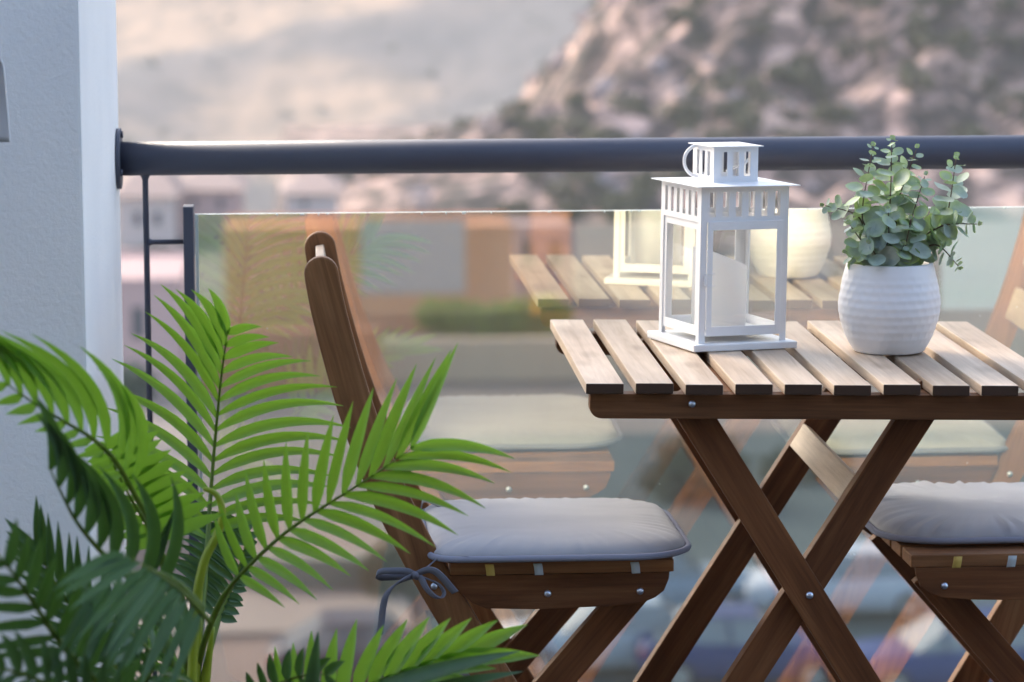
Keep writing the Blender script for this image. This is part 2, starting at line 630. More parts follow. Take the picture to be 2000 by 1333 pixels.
# ---- grey canvas hanging at the left edge, in front of the wall
bm = bmesh.new()
pA = [at(-150, -420, 3.10), at(-6, -420, 3.12), at(-3, 60, 3.13), at(6, 130, 3.135), at(13, 205, 3.14), at(19, 278, 3.14)]
edge = catmull(pA[1:], 6)
rows = []
for i, p in enumerate(edge):
    row = []
    for k in range(9):
        t = k / 8
        q = V((p.x - 0.16 * t, p.y + 0.016 * math.sin(t * 11 + 0.3) * min(1, t * 4), p.z - 0.004 * t))
        row.append(q)
    rows.append(row)
f_ = [[bm.verts.new(q) for q in r] for r in rows]
b_ = [[bm.verts.new(q + V((0.001, 0.004, 0))) for q in r] for r in rows]
for i in range(len(rows) - 1):
    for k in range(8):
        bm.faces.new((f_[i][k], f_[i][k + 1], f_[i + 1][k + 1], f_[i + 1][k])).smooth = True
        bm.faces.new((b_[i][k], b_[i + 1][k], b_[i + 1][k + 1], b_[i][k + 1])).smooth = True
    bm.faces.new((f_[i][0], f_[i + 1][0], b_[i + 1][0], b_[i][0]))
for k in range(8):
    bm.faces.new((f_[-1][k], f_[-1][k + 1], b_[-1][k + 1], b_[-1][k]))
bmesh.ops.recalc_face_normals(bm, faces=bm.faces)
tag(obj('canvas_flap', bm, M['hanging']), 'pale grey canvas flap hanging before the white wall in the top left corner', 'canvas flap')

# ================================================================== TABLE
TX, TY, TZ = 0.5834, 3.5914, 0.705
TM = Matrix.Translation((TX, TY, TZ)) @ Matrix.Rotation(math.radians(-0.3), 4, 'Z') @ Matrix.Rotation(0.0168, 4, 'Y')


def tp(x, y, z):
    """table-top coordinates (from its centre) to the world"""
    return TM @ V((x, y, z))


table = thing('folding_table', (TX, TY, 0), 'slatted wooden folding balcony table with crossed legs carrying lantern and plant', 'table')
NS = 10
PITCH = 0.55 / (9 + 74 / 97)
SW = PITCH * 74 / 97
for k in range(NS):
    xc = -0.275 + SW / 2 + k * PITCH
    dz = (0.0006 * math.sin(k * 2.3))
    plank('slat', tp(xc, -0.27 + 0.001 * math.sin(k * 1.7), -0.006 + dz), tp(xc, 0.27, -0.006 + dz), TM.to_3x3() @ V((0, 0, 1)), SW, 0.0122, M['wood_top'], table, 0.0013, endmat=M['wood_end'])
# aprons (front and back) with rounded lower corners
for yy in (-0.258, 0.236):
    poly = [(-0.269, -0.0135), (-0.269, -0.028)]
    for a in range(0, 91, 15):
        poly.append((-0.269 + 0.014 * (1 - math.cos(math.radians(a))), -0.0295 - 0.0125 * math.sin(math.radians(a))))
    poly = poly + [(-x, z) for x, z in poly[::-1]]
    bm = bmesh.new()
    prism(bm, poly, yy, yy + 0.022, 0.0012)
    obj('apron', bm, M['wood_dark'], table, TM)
for k in range(NS):
    for yy in (-0.247, 0.247):
        pass
# hidden battens below the slats
for xx in (-0.12, 0.12):
    plank('batten', tp(xx, -0.232, -0.022), tp(xx, 0.232, -0.022), (0, 0, 1), 0.035, 0.016, M['wood'], table)


def leg(name, parent, pA_, pB_, wid, y0, y1, material):
    """straight leg lying in XZ from pA_ to pB_ (x, z), spanning y0..y1"""
    yc = (y0 + y1) / 2
    return plank(name, (pA_[0], yc, pA_[1]), (pB_[0], yc, pB_[1]), (0, 1, 0), wid, abs(y1 - y0), material, parent, 0.0014)


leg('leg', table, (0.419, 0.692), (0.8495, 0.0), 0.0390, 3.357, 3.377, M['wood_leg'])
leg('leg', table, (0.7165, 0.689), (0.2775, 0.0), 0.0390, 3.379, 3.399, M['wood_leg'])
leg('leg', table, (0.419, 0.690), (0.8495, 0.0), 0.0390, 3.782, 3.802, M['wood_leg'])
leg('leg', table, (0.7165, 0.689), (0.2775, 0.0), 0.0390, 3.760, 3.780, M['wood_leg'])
bdir = V((0.439, 0, 0.689)).normalized()


def bx_at(z):
    return 0.2775 + z * 0.439 / 0.689


for zc in (0.562, 0.09):
    c_ = V((bx_at(zc) - 0.012, 0, zc + 0.006))
    plank('stretcher', (c_.x, 3.401, c_.z), (c_.x, 3.7595, c_.z), V((-bdir.z, 0, bdir.x)), 0.034, 0.012, M['wood_top'], table, 0.0012)
plank('stretcher', (0.805, 3.379, 0.075), (0.805, 3.781, 0.075), V((-0.8, 0, -0.5)), 0.034, 0.012, M['wood'], table, 0.0012)
dome_bolt('bolt', tp(-0.153, -0.2582, -0.0245), table, 0.0041)
dome_bolt('bolt', V((0.5697, 3.3568, 0.4536)), table, 0.0044)

# ================================================================== CHAIRS
CX, CY = 0.27, 3.612
TILT = 0.024


def make_chair():
    root = thing('folding_chair', (CX, CY, 0), 'wooden folding chair with tall slim backrest posts behind the palm fronds', 'chair', 'folding chairs at the table')

    def place(o):
        return o
    Y0, Y1 = 3.420, 3.804
    # posts: curved upper part, straight leg down to the front foot
    cl = [(0.0085, 0.8375), (0.0155, 0.795), (0.0225, 0.762), (0.0335, 0.718), (0.0475, 0.668), (0.062, 0.624), (0.0825, 0.570), (0.1045, 0.522),
          (0.128, 0.4755), (0.162, 0.415), (0.2065, 0.340), (0.30, 0.185), (0.412, 0.0)]
    hw_ = 0.0213
    pts = catmull([V((x_, 0, z_)) for x_, z_ in cl], 4)
    left, right = [], []
    for i, p in enumerate(pts):
        t = (pts[min(i + 1, len(pts) - 1)] - pts[max(i - 1, 0)]).normalized()
        n = V((-t.z, 0, t.x))
        h = hw_ * (1.0 if p.z < 0.6 else 0.93 + 0.07 * (0.84 - p.z) / 0.24)
        if (pts[0] - p).length < 0.020:
            continue
        left.append((p.x - n.x * h, p.z - n.z * h))
        right.append((p.x + n.x * h, p.z + n.z * h))
    t = (pts[0] - pts[4]).normalized()
    c0 = V((pts[0].x, 0, pts[0].z)) - t * 0.0196
    nn = V((-t.z, 0, t.x))
    arc = []
    for a in range(-80, 81, 16):
        ar = math.radians(a)
        q = c0 + t * (0.0196 * math.cos(ar)) + nn * (0.0198 * math.sin(ar))
        arc.append((q.x, q.z))
    # orient arc to go from 'right' side to 'left' side
    r0 = V((right[0][0], right[0][1], 0))
    if (V((arc[0][0], arc[0][1], 0)) - r0).length > (V((arc[-1][0], arc[-1][1], 0)) - r0).length:
        arc = arc[::-1]
    poly = left[::-1] + arc[::-1] + right if False else right[::-1] + arc + left
    # local frame: X along the post for the grain
    rot = Matrix.Rotation(math.radians(-105), 4, 'Y')
    inv = rot.inverted()
    for ya, yb in ((Y0 + 0.006, Y0 + 0.026), (Y1 - 0.026, Y1 - 0.006)):
        bm = bmesh.new()
        prism(bm, poly, ya, yb, 0.0026)
        bmesh.ops.transform(bm, matrix=inv, verts=bm.verts)
        obj('backrest_post', bm, M['wood'], root, rot)
    # back slats between the posts
    for s_, hgt in ((1, 0.05), (8, 0.05), (15, 0.05)):
        p, q = pts[s_ + 1], pts[s_ + 6]
        tt = (p - q).normalized()
        nrm = V((-tt.z, 0, tt.x))
        mid = (p + q) / 2 + tt * (0.004 if s_ == 1 else 0)
        plank('back_slat', (mid.x, Y0 + 0.0265, mid.z), (mid.x, Y1 - 0.0265, mid.z), nrm, hgt, 0.011, M['wood_top'], root, 0.002)
    # side rails of the seat, rounded ends
    rp = [(0.1570, 0.4625), (0.4160, 0.4625), (0.4150, 0.4540), (0.4095, 0.4405), (0.3990, 0.4325), (0.3850, 0.4268), (0.3498, 0.4232), (0.2584, 0.4207),
          (0.1996, 0.4228), (0.1835, 0.4300), (0.1690, 0.4430)]
    for ya, yb in ((Y0, Y0 + 0.0055), (Y1 - 0.0055, Y1)):
        bm = bmesh.new()
        prism(bm, rp, ya, yb, 0.001)
        obj('seat_rail', bm, M['wood_leg'], root)
    for ya, yb in ((Y0 + 0.0265, Y0 + 0.044), (Y1 - 0.044, Y1 - 0.0265)):
        bm = bmesh.new()
        prism(bm, [(0.19, 0.461), (0.405, 0.461), (0.40, 0.436), (0.36, 0.4255), (0.25, 0.423), (0.20, 0.43)], ya, yb, 0.001)
        obj('seat_rail', bm, M['wood_leg'], root)
    # seat slats run front to back; the long side of the outer one shows under the cushion
    for k in range(6):
        yc = Y0 + 0.0285 + k * (Y1 - Y0 - 0.057) / 5
        plank('seat_slat', (0.1580, yc, 0.4703), (0.4212, yc, 0.4703), (0, 0, 1), 0.0560, 0.0150, M['wood'], root, 0.0018)
    # short legs: from the seat front back to the rear feet
    for ya, yb in ((Y0 + 0.0445, Y0 + 0.0635), (Y1 - 0.0635, Y1 - 0.0445)):
        leg('leg', root, (0.3940, 0.4480), (0.0060, 0.0), 0.0385, ya, yb, M['wood_leg'])
    for z_ in (0.17,):
        plank('stretcher', (0.012 + z_ * 0.866, Y0 + 0.064, z_), (0.012 + z_ * 0.866, Y1 - 0.064, z_), V((-0.75, 0, 0.66)), 0.032, 0.012, M['wood'], root)
    plank('stretcher', (0.335, Y0 + 0.027, 0.127), (0.335, Y1 - 0.027, 0.127), V((0.85, 0, 0.5)), 0.032, 0.012, M['wood'], root)
    for x_, z_ in ((0.2722, 0.4395), (0.3811, 0.4406), (0.1393, 0.4495)):
        yo = Y0 if x_ > 0.2 else Y0 + 0.006
        dome_bolt('bolt', V((x_, yo - 0.0002, z_)), root, 0.0043)
        dome_bolt('bolt', V((x_, Y1 + 0.0002 if x_ > 0.2 else Y1 - 0.0058, z_)), root, 0.0043, 1)
    return root


def cushion_outline(n=96):
    """plan outline, chair coordinates (x towards the table, y across); straight back, wide rounded front"""
    x0, x1 = 0.138, 0.4400
    y0, y1 = 3.408, 3.748
    rb, rf = 0.034, 0.072
    out = []

    def arc(cx_, cy_, r, a0, a1, m):
        for i in range(m):
            a = math.radians(a0 + (a1 - a0) * i / m)
            out.append(V((cx_ + r * math.cos(a), cy_ + r * math.sin(a), 0)))

    def seg(a, b_, m):
        for i in range(m):
            out.append(V(a).lerp(V(b_), i / m))
    seg((x0 + rb, y0 + 0.002, 0), (x1 - rf, y0, 0), 26)
    arc(x1 - rf, y0 + rf, rf, -90, 0, 16)
    seg((x1, y0 + rf, 0), (x1, y1 - rf, 0), 20)
    arc(x1 - rf, y1 - rf, rf, 0, 90, 16)
    seg((x1 - rf, y1, 0), (x0 + rb, y1 - 0.002, 0), 26)
    arc(x0 + rb, y1 - 0.002 - rb, rb, 90, 180, 8)
    seg((x0, y1 - rb, 0), (x0, y0 + rb, 0), 24)
    arc(x0 + rb, y0 + 0.002 + rb, rb, 180, 270, 8)
    return out


def make_cushion(label, seed=1, wk=1.0):
    zb, th = 0.4795, 0.0255
    root = thing('seat_cushion', (CX, CY, zb), label, 'cushion', 'grey seat cushions')
    ol = cushion_outline()
    cen = V((0.29, 3.578, 0))
    rd = random.Random(seed)
    ph = [rd.uniform(0, 6.28) for _ in range(8)]
    n = len(ol)

    def wr(i, rho):
        """pulled gathers along the seam, dying out towards the middle"""
        s = i / n * 2 * math.pi
        g = 0.45 * math.sin(58 * s + ph[0] + 2.5 * math.sin(3 * s + ph[1])) + 0.35 * math.sin(91 * s + ph[2] + 2 * math.sin(5 * s + ph[3])) + 0.3 * math.sin(37 * s + ph[4])
        amp = 0.5 + 0.5 * math.sin(4 * s + ph[5]) * math.sin(7 * s + ph[6])
        fall = max(0.0, (rho - 0.62) / 0.38)
        return g * (0.4 + 0.9 * amp) * 0.0034 * wk * fall * (1.25 - rho) / 0.4 * (1 if rho < 0.995 else 0.35)
    rhos = [1.0, 0.995, 0.985, 0.965, 0.935, 0.90, 0.86, 0.81, 0.74, 0.65, 0.54, 0.42, 0.28, 0.14]
    bm = bmesh.new()
    zmid = zb + 0.008

    def height(rho):
        return (1 - rho ** 9.0) ** 0.55
    top = []
    for rho in rhos:
        ring = []
        for i, p in enumerate(ol):
            q = cen + (p - cen) * rho
            nz = noise.noise(V((q.x * 9, q.y * 9, seed))) * 0.0035 * (1 - rho ** 4)
            z_ = zmid + (th - 0.008) * height(rho) + wr(i, rho) + nz
            ring.append(bm.verts.new((q.x, q.y, z_)))
        top.append(ring)
    ct = bm.verts.new((cen.x, cen.y, zb + th + 0.001))
    bot = []
    for rho in (0.99, 0.95, 0.7, 0.35):
        bot.append([bm.verts.new((*(cen + (p - cen) * rho).xy, zmid - 0.0078 * (1 - rho ** 8) ** 0.5 - 0.0002)) for p in ol])
    cb = bm.verts.new((cen.x, cen.y, zb))
    for a, c in zip(top[:-1], top[1:]):
        for i in range(n):
            bm.faces.new((a[i], a[(i + 1) % n], c[(i + 1) % n], c[i])).smooth = True
    for a, c in zip([top[0]] + bot[:-1], bot):
        for i in range(n):
            bm.faces.new((a[i], c[i], c[(i + 1) % n], a[(i + 1) % n])).smooth = True
    for i in range(n):
        bm.faces.new((top[-1][i], top[-1][(i + 1) % n], ct)).smooth = True
        bm.faces.new((bot[-1][(i + 1) % n], bot[-1][i], cb)).smooth = True
    bmesh.ops.recalc_face_normals(bm, faces=bm.faces)
    obj('cushion_pad', bm, M['cloth'], root)
    bm = bmesh.new()
    ring = [V((p.x, p.y, zmid - 0.001)) + (p - cen).normalized() * 0.0038 for p in ol]
    sweep(bm, ring + [ring[0], ring[1]], 0.0040, 8, False)
    obj('piping', bm, M['piping'], root)
    return root


def make_tie(root, Y):
    """bow knotted round the backrest post; near side"""
    def q(px, py, dy=0.0):
        return at(px, py, Y + dy)
    up = V((0.25, 0, 1))
    bm = bmesh.new()
    ribbon(bm, [q(858, 1094, 0.012), q(846, 1106, 0.002), q(828, 1122, -0.004), q(813, 1132, -0.006)], [V((1, 0, 0.8)), V((0.9, 0.1, 0.9)), V((0.5, 0, 1))], 0.0075)
    ribbon(bm, [q(812, 1132, -0.006), q(795, 1125, -0.012), q(770, 1124, -0.016), q(745, 1125, -0.014), q(736, 1131, -0.008), q(745, 1136, -0.002), q(772, 1135, -0.003), q(797, 1133, -0.005), q(812, 1133, -0.006)],
           [up, up, up, up, V((0.1, -0.5, 1)), up, up], 0.0080)
    ribbon(bm, [q(812, 1132, -0.006), q(822, 1138, -0.012), q(833, 1158, -0.017), q(848, 1173, -0.018), q(862, 1176, -0.016), q(867, 1165, -0.010), q(857, 1150, -0.006), q(838, 1140, -0.004), q(814, 1133, -0.005)],
           [V((0.6, 0.3, 0.3)), V((0.7, -0.6, 0.3)), V((0.6, -0.75, 0.3)), V((0.2, -0.9, 0.3)), V((0.3, -0.9, -0.2))], 0.0075)
    ribbon(bm, [q(812, 1131, -0.006), q(790, 1140, -0.013), q(768, 1153, -0.017), q(754, 1172, -0.017), q(748, 1196, -0.015), q(745, 1222, -0.013), q(741, 1248, -0.012)],
           [V((0.2, -0.2, 1)), V((0.5, -0.4, 0.8)), V((0.9, -0.4, 0.4)), V((1, -0.35, 0)), V((1, 0.1, 0)), V((1, 0.3, 0))], 0.0078)
    ribbon(bm, [q(813, 1131, -0.006), q(830, 1123, -0.013), q(848, 1124, -0.018), q(864, 1137, -0.019), q(877, 1152, -0.018), q(889, 1166, -0.017)],
           [V((-0.2, -0.2, 1)), V((0.2, -0.4, 1)), V((0.7, -0.4, 0.7)), V((0.9, -0.3, 0.45)), V((0.9, -0.3, 0.45))], 0.0085)
    sweep(bm, [q(808, 1128, -0.008), q(811, 1132, -0.012), q(815, 1137, -0.008)], [0.0032, 0.0044, 0.0032], 10)
    obj('tie_bow', bm, M['tie'], root)
    bm = bmesh.new()
    a = at(862, 985, 3.68)
    ribbon(bm, [V((0.135, 3.735, 0.488)), a + V((-0.02, 0.02, 0.004)), a, a + V((0.012, -0.006, -0.004))], V((0.2, 0.8, 0.6)), 0.0085)
    ribbon(bm, [V((0.142, 3.735, 0.486)), V((0.120, 3.765, 0.470)), V((0.105, 3.80, 0.46))], V((0.2, 0.1, 1)), 0.0085)
    obj('tie_strip', bm, M['cloth'], root)


def make_tabs(root, xs):
    for x_, mm in xs:
        bm = bmesh.new()
        ribbon(bm, [V((x_ - 0.001, 3.4135, 0.4790)), V((x_, 3.4120, 0.4740)), V((x_ + 0.001, 3.4140, 0.4655))], V((1, 0, 0)), 0.0100, 0, 0.0006)
        obj('strap_end', bm, M[mm], root)


def copy_tree(o, parent=None):
    c = o.copy()
    COL.objects.link(c)
    c.parent = parent
    for ch in list(o.children):
        copy_tree(ch, c)
    return c


chair = make_chair()
cush = make_cushion('plain grey seat cushion tied with a bow to the chair behind the palm', 3, 0.7)
make_tabs(cush, [(0.2035, 'tab_yellow'), (0.2600, 'tab'), (0.3735, 'tab')])
PIV = V((0.5620, CY, 0))
chair2 = copy_tree(chair)
chair2['label'] = 'wooden folding chair cut by the right picture edge, seat facing the crossed table legs'
cush2 = make_cushion('wrinkled grey seat cushion on the chair at the right picture edge', 11, 1.7)
make_tabs(cush2, [(0.3700, 'tab_yellow'), (0.3050, 'tab')])
for o in (chair2, cush2):
    p = o.location.copy()
    o.rotation_euler.z = math.pi
    o.location = V((2 * PIV.x - p.x, 2 * PIV.y - p.y, p.z))
for ch in cush2.children:
    if ch.name.startswith('strap_end'):
        ch.location.y += 0.0  # straps hang on the near side
        m_ = ch.matrix_basis
        ch.matrix_basis = Matrix.Translation((0, 2 * 0 + 0.0, 0)) @ Matrix.Scale(-1, 4, V((0, 1, 0))) @ m_
for o in (chair, chair2, cush, cush2):      # the balcony floor falls a little towards the outside
    o.rotation_mode = 'XYZ'
    s = -1 if o.rotation_euler.z < 1 else 1
    o.rotation_euler.x = s * TILT
make_tie(cush, 3.412)

# ================================================================== LANTERN
LX, LY = 0.5050, 3.6480
LZ = TZ - 0.0168 * (LX - TX) + 0.0008
LM = Matrix.Translation((LX, LY, LZ)) @ Matrix.Rotation(math.radians(17.5), 4, 'Z') @ Matrix.Rotation(0.0168, 4, 'Y') @ Matrix.Diagonal((0.955, 0.955, 1, 1))
lan = thing('lantern', (LX, LY, LZ), 'white metal candle lantern with slotted cupola and glass sides on the table', 'lantern')
WM = M['white_metal']
bm = bmesh.new()
box(bm, (-0.073, -0.073, 0.0), (0.073, 0.073, 0.0088), 0.0016, 3)
obj('base_plate', bm, WM, lan, LM)
HB = 0.0615
for sx in (-1, 1):
    for sy in (-1, 1):
        bm = bmesh.new()
        xo, yo = sx * HB, sy * HB
        t_, wl = 0.0012, 0.0088
        box(bm, (min(xo, xo - sx * t_), min(yo, yo - sy * wl), 0.0089), (max(xo, xo - sx * t_), max(yo, yo - sy * wl), 0.157), 0.0004)
        box(bm, (min(xo - sx * t_ * 1.05, xo - sx * wl), min(yo, yo - sy * t_), 0.0089), (max(xo - sx * t_ * 1.05, xo - sx * wl), max(yo, yo - sy * t_), 0.157), 0.0004)
        obj('corner_post', bm, WM, lan, LM)


def slotted(bm, w, z0, z1, s0, s1, ns, sw, t_=0.0012):
    """sheet panel in local XZ facing -Y, width w centred, with ns slots"""
    pitch_ = (w - 0.014) / ns
    xs = []
    for k in range(ns):
        c_ = -w / 2 + 0.007 + pitch_ * (k + 0.5)
        xs.append((c_ - sw / 2, c_ + sw / 2))
    box(bm, (-w / 2, 0, z0), (w / 2, t_, s0))
    box(bm, (-w / 2, 0, s1), (w / 2, t_, z1))
    prev = -w / 2
    for a, c in xs:
        box(bm, (prev, 0, s0), (a, t_, s1))
        prev = c
    box(bm, (prev, 0, s0), (w / 2, t_, s1))
    bmesh.ops.remove_doubles(bm, verts=bm.verts, dist=1e-5)


for k in range(4):
    RM = LM @ Matrix.Rotation(math.pi / 2 * k, 4, 'Z')
    bm = bmesh.new()
    slotted(bm, 0.1225, 0.1555, 0.1990, 0.1625, 0.1925, 6, 0.0085)
    obj('slotted_band', bm, WM, lan, RM @ Matrix.Translation((0, -0.0614, 0)))
    bm = bmesh.new()
    slotted(bm, 0.0625, 0.2002, 0.2445, 0.2090, 0.2385, 3, 0.0085)
    obj('cupola_side', bm, WM, lan, RM @ Matrix.Translation((0, -0.0313, 0)))
    # door / side frame with glass
    bm = bmesh.new()
    o_ = 0.0520
    yo = -0.0640 if k == 0 else -0.0600
    for a in ((-o_, 0.0175, -o_ + 0.007, 0.1569), (o_ - 0.007, 0.0175, o_, 0.1569), (-o_ + 0.007, 0.0175, o_ - 0.007, 0.0290), (-o_ + 0.007, 0.1465, o_ - 0.007, 0.1569)):
        box(bm, (a[0], yo, a[1]), (a[2], yo + 0.0022, a[3]), 0.0003)
    fr = obj('door' if k == 0 else 'side_frame', bm, WM, lan, RM)
    bm = bmesh.new()
    box(bm, (-o_ + 0.0065, yo + 0.0008, 0.0285), (o_ - 0.0065, yo + 0.0016, 0.1470))
    obj('glass_pane', bm, M['pane'], fr, RM)
    if k == 0:
        bm = bmesh.new()
        for z_ in (0.078, 0.093):
            box(bm, (-o_ - 0.002, yo - 0.0012, z_), (-o_ + 0.010, yo - 0.0001, z_ + 0.0013), 0.0003)
        box(bm, (-o_ - 0.004, yo - 0.0010, 0.0795), (-o_ - 0.001, yo + 0.002, 0.0928), 0.0003)
        obj('hinge', bm, WM, fr, RM)


def roof(bm, w, z0, rise, lip):
    """sheet roof: flat folded rim and a low hip"""
    h = w / 2
    zs = [(h, z0), (h, z0 + lip), (h * 0.72, z0 + lip + rise * 0.45), (h * 0.3, z0 + lip + rise)]
    rings = [[bm.verts.new((sx * r, sy * r, z_)) for sx, sy in ((-1, -1), (1, -1), (1, 1), (-1, 1))] for r, z_ in zs]
    bm.faces.new(rings[0][::-1])
    for a, c in zip(rings[:-1], rings[1:]):
        for i in range(4):
            bm.faces.new((a[i], a[(i + 1) % 4], c[(i + 1) % 4], c[i]))
    bm.faces.new(rings[-1])


bm = bmesh.new()
roof(bm, 0.1440, 0.1991, 0.0018, 0.0010)
obj('roof', bm, WM, lan, LM)
bm = bmesh.new()
roof(bm, 0.0725, 0.2446, 0.0014, 0.0012)
obj('cupola_roof', bm, WM, lan, LM)
bm = bmesh.new()
box(bm, (-0.055, -0.055, 0.0170), (0.055, 0.055, 0.0182))
obj('candle_tray', bm, WM, lan, LM)
# carrying ring, hanging round the cupola
bm = bmesh.new()
pts_ = []
for k in range(41):
    a = math.radians(-205 + 230 * k / 40)
    pts_.append(V((-0.0320 - 0.0190 * math.cos(math.radians(k / 40 * 180 - 90)), 0.014, 0.2245 + 0.0190 * math.sin(math.radians(k / 40 * 180 - 90)))))
sweep(bm, pts_, 0.0022, 10)
obj('handle', bm, WM, lan, LM @ Matrix.Rotation(math.radians(-8), 4, 'Z'))
bm = bmesh.new()
sweep(bm, [V((0.0305, 0.008, 0.243)), V((0.036, 0.006, 0.241)), V((0.0385, 0.004, 0.236)), V((0.036, 0.002, 0.229)), V((0.028, 0.0, 0.222)), V((0.0, -0.004, 0.213))], 0.0018, 8)
obj('handle', bm, WM, lan, LM)
# candle: its own thing, standing inside the lantern
can = thing('candle', (LX, LY, LZ + 0.019), 'thick white pillar candle with a slanting top inside the lantern', 'candle')
bm = bmesh.new()
CR = 0.0352
nseg = 48
zz0 = 0.0185
lo_ = [bm.verts.new((CR * math.cos(2 * math.pi * k / nseg), CR * math.sin(2 * math.pi * k / nseg), zz0)) for k in range(nseg)]
rings = [lo_]


def ctop(x, y):
    return 0.1085 - 0.36 * x - 0.10 * y


for rr, dz in ((CR, -0.003), (CR * 0.985, -0.001), (CR * 0.95, 0.0), (CR * 0.6, -0.0004), (CR * 0.2, -0.0008)):
    rings.append([bm.verts.new((rr * math.cos(2 * math.pi * k / nseg), rr * math.sin(2 * math.pi * k / nseg), ctop(rr * math.cos(2 * math.pi * k / nseg), rr * math.sin(2 * math.pi * k / nseg)) + dz)) for k in range(nseg)])
bm.faces.new(lo_[::-1])
for a, c in zip(rings[:-1], rings[1:]):
    for i in range(nseg):
        bm.faces.new((a[i], a[(i + 1) % nseg], c[(i + 1) % nseg], c[i])).smooth = True
bm.faces.new(rings[-1])
CM = LM @ Matrix.Translation((-0.0060, -0.002, 0)) @ Matrix.Rotation(math.radians(-14), 4, 'Z')
obj('wax_body', bm, M['wax'], can, CM)
bm = bmesh.new()
sweep(bm, [(0, 0, 0.1055), (0.0005, 0, 0.1085), (0.0015, 0.0005, 0.1105)], 0.0009, 6)
obj('wick', bm, M['wick'], can, CM)

# ================================================================== POTTED EUCALYPTUS
PX, PY = 0.7015, 3.583
PZ = TZ - 0.0168 * (PX - TX) + 0.0012
pp = thing('potted_plant', (PX, PY, PZ), 'small grey green eucalyptus in a dimpled white ceramic pot on the table', 'plant')
prof0 = [(0.0390, 0.0), (0.0425, 0.0012), (0.0450, 0.0045), (0.0510, 0.0150), (0.0565, 0.0280), (0.0605, 0.0420), (0.0622, 0.0540), (0.0618, 0.0660), (0.0598, 0.0790), (0.0568, 0.0920), (0.0540, 0.1020), (0.0525, 0.1070), (0.0515, 0.1088), (0.0498, 0.1092), (0.0482, 0.1080), (0.0478, 0.0980), (0.0470, 0.0960)]
pv = catmull([V((r, 0, z)) for r, z in prof0], 6)
prof = [(p.x, p.z) for p in pv]


def dimple(a, z, r):
    if z > 0.100 or z < 0.010:
        return 0
    fade = min(1, (0.100 - z) / 0.012) * min(1, (z - 0.010) / 0.01)
    row = z / 0.0098
    sh = (int(row) % 2) * 0.5
    u = a / (2 * math.pi) * 30 + sh + 0.15 * math.sin(int(row) * 5.1)
    cell = math.sin(math.pi * (u % 1)) ** 0.8 * math.sin(math.pi * (row % 1))
    k = 0.75 + 0.5 * noise.noise(V((math.cos(a) * 4, math.sin(a) * 4, z * 90)))
    wob = 0.0007 * noise.noise(V((math.cos(a) * 2.2, math.sin(a) * 2.2, z * 45)))
    return (-0.0006 * k * cell - 0.00045 * math.sin(math.pi * (row % 1)) + wob) * fade


bm = bmesh.new()
lathe(bm, prof, 240, 0, 0, dimple)
obj('pot', bm, M['pot'], pp, Matrix.Translation((PX, PY, PZ)))
bm = bmesh.new()
rd = random.Random(5)
lathe(bm, [(0.0470, 0.094), (0.044, 0.0975), (0.03, 0.0995), (0.01, 0.1005)], 24, 0, 0, lambda a, z, r: rd.uniform(-0.001, 0.001))
obj('soil', bm, M['soil'], pp, Matrix.Translation((PX, PY, PZ)))


def disc_leaf(bm, c, nrm, tip, r, cup, tone, lay):
    """round, slightly cupped leaf with a notch towards its stalk"""
    nrm = nrm.normalized()
    tip = (tip - nrm * tip.dot(nrm)).normalized()
    s = nrm.cross(tip)
    ctr = bm.verts.new(c + nrm * (-cup * r))
    ctr[lay] = 0.0
    r1, r2 = [], []
    K = 12
    for k in range(K):
        a = 2 * math.pi * k / K
        e = 1.0 + 0.12 * math.cos(a)
        d = tip * math.cos(a) * e + s * math.sin(a) * 0.92
        q = bm.verts.new(c + d * r * 0.62 - nrm * (cup * r * 0.55))
        q[lay] = tone * 0.35
        r1.append(q)
        q = bm.verts.new(c + d * r + nrm * (0.06 * r * math.sin(3 * a)))
        q[lay] = tone
        r2.append(q)
    for k in range(K):
        bm.faces.new((ctr, r1[k], r1[(k + 1) % K])).smooth = True
        bm.faces.new((r1[k], r2[k], r2[(k + 1) % K], r1[(k + 1) % K])).smooth = True


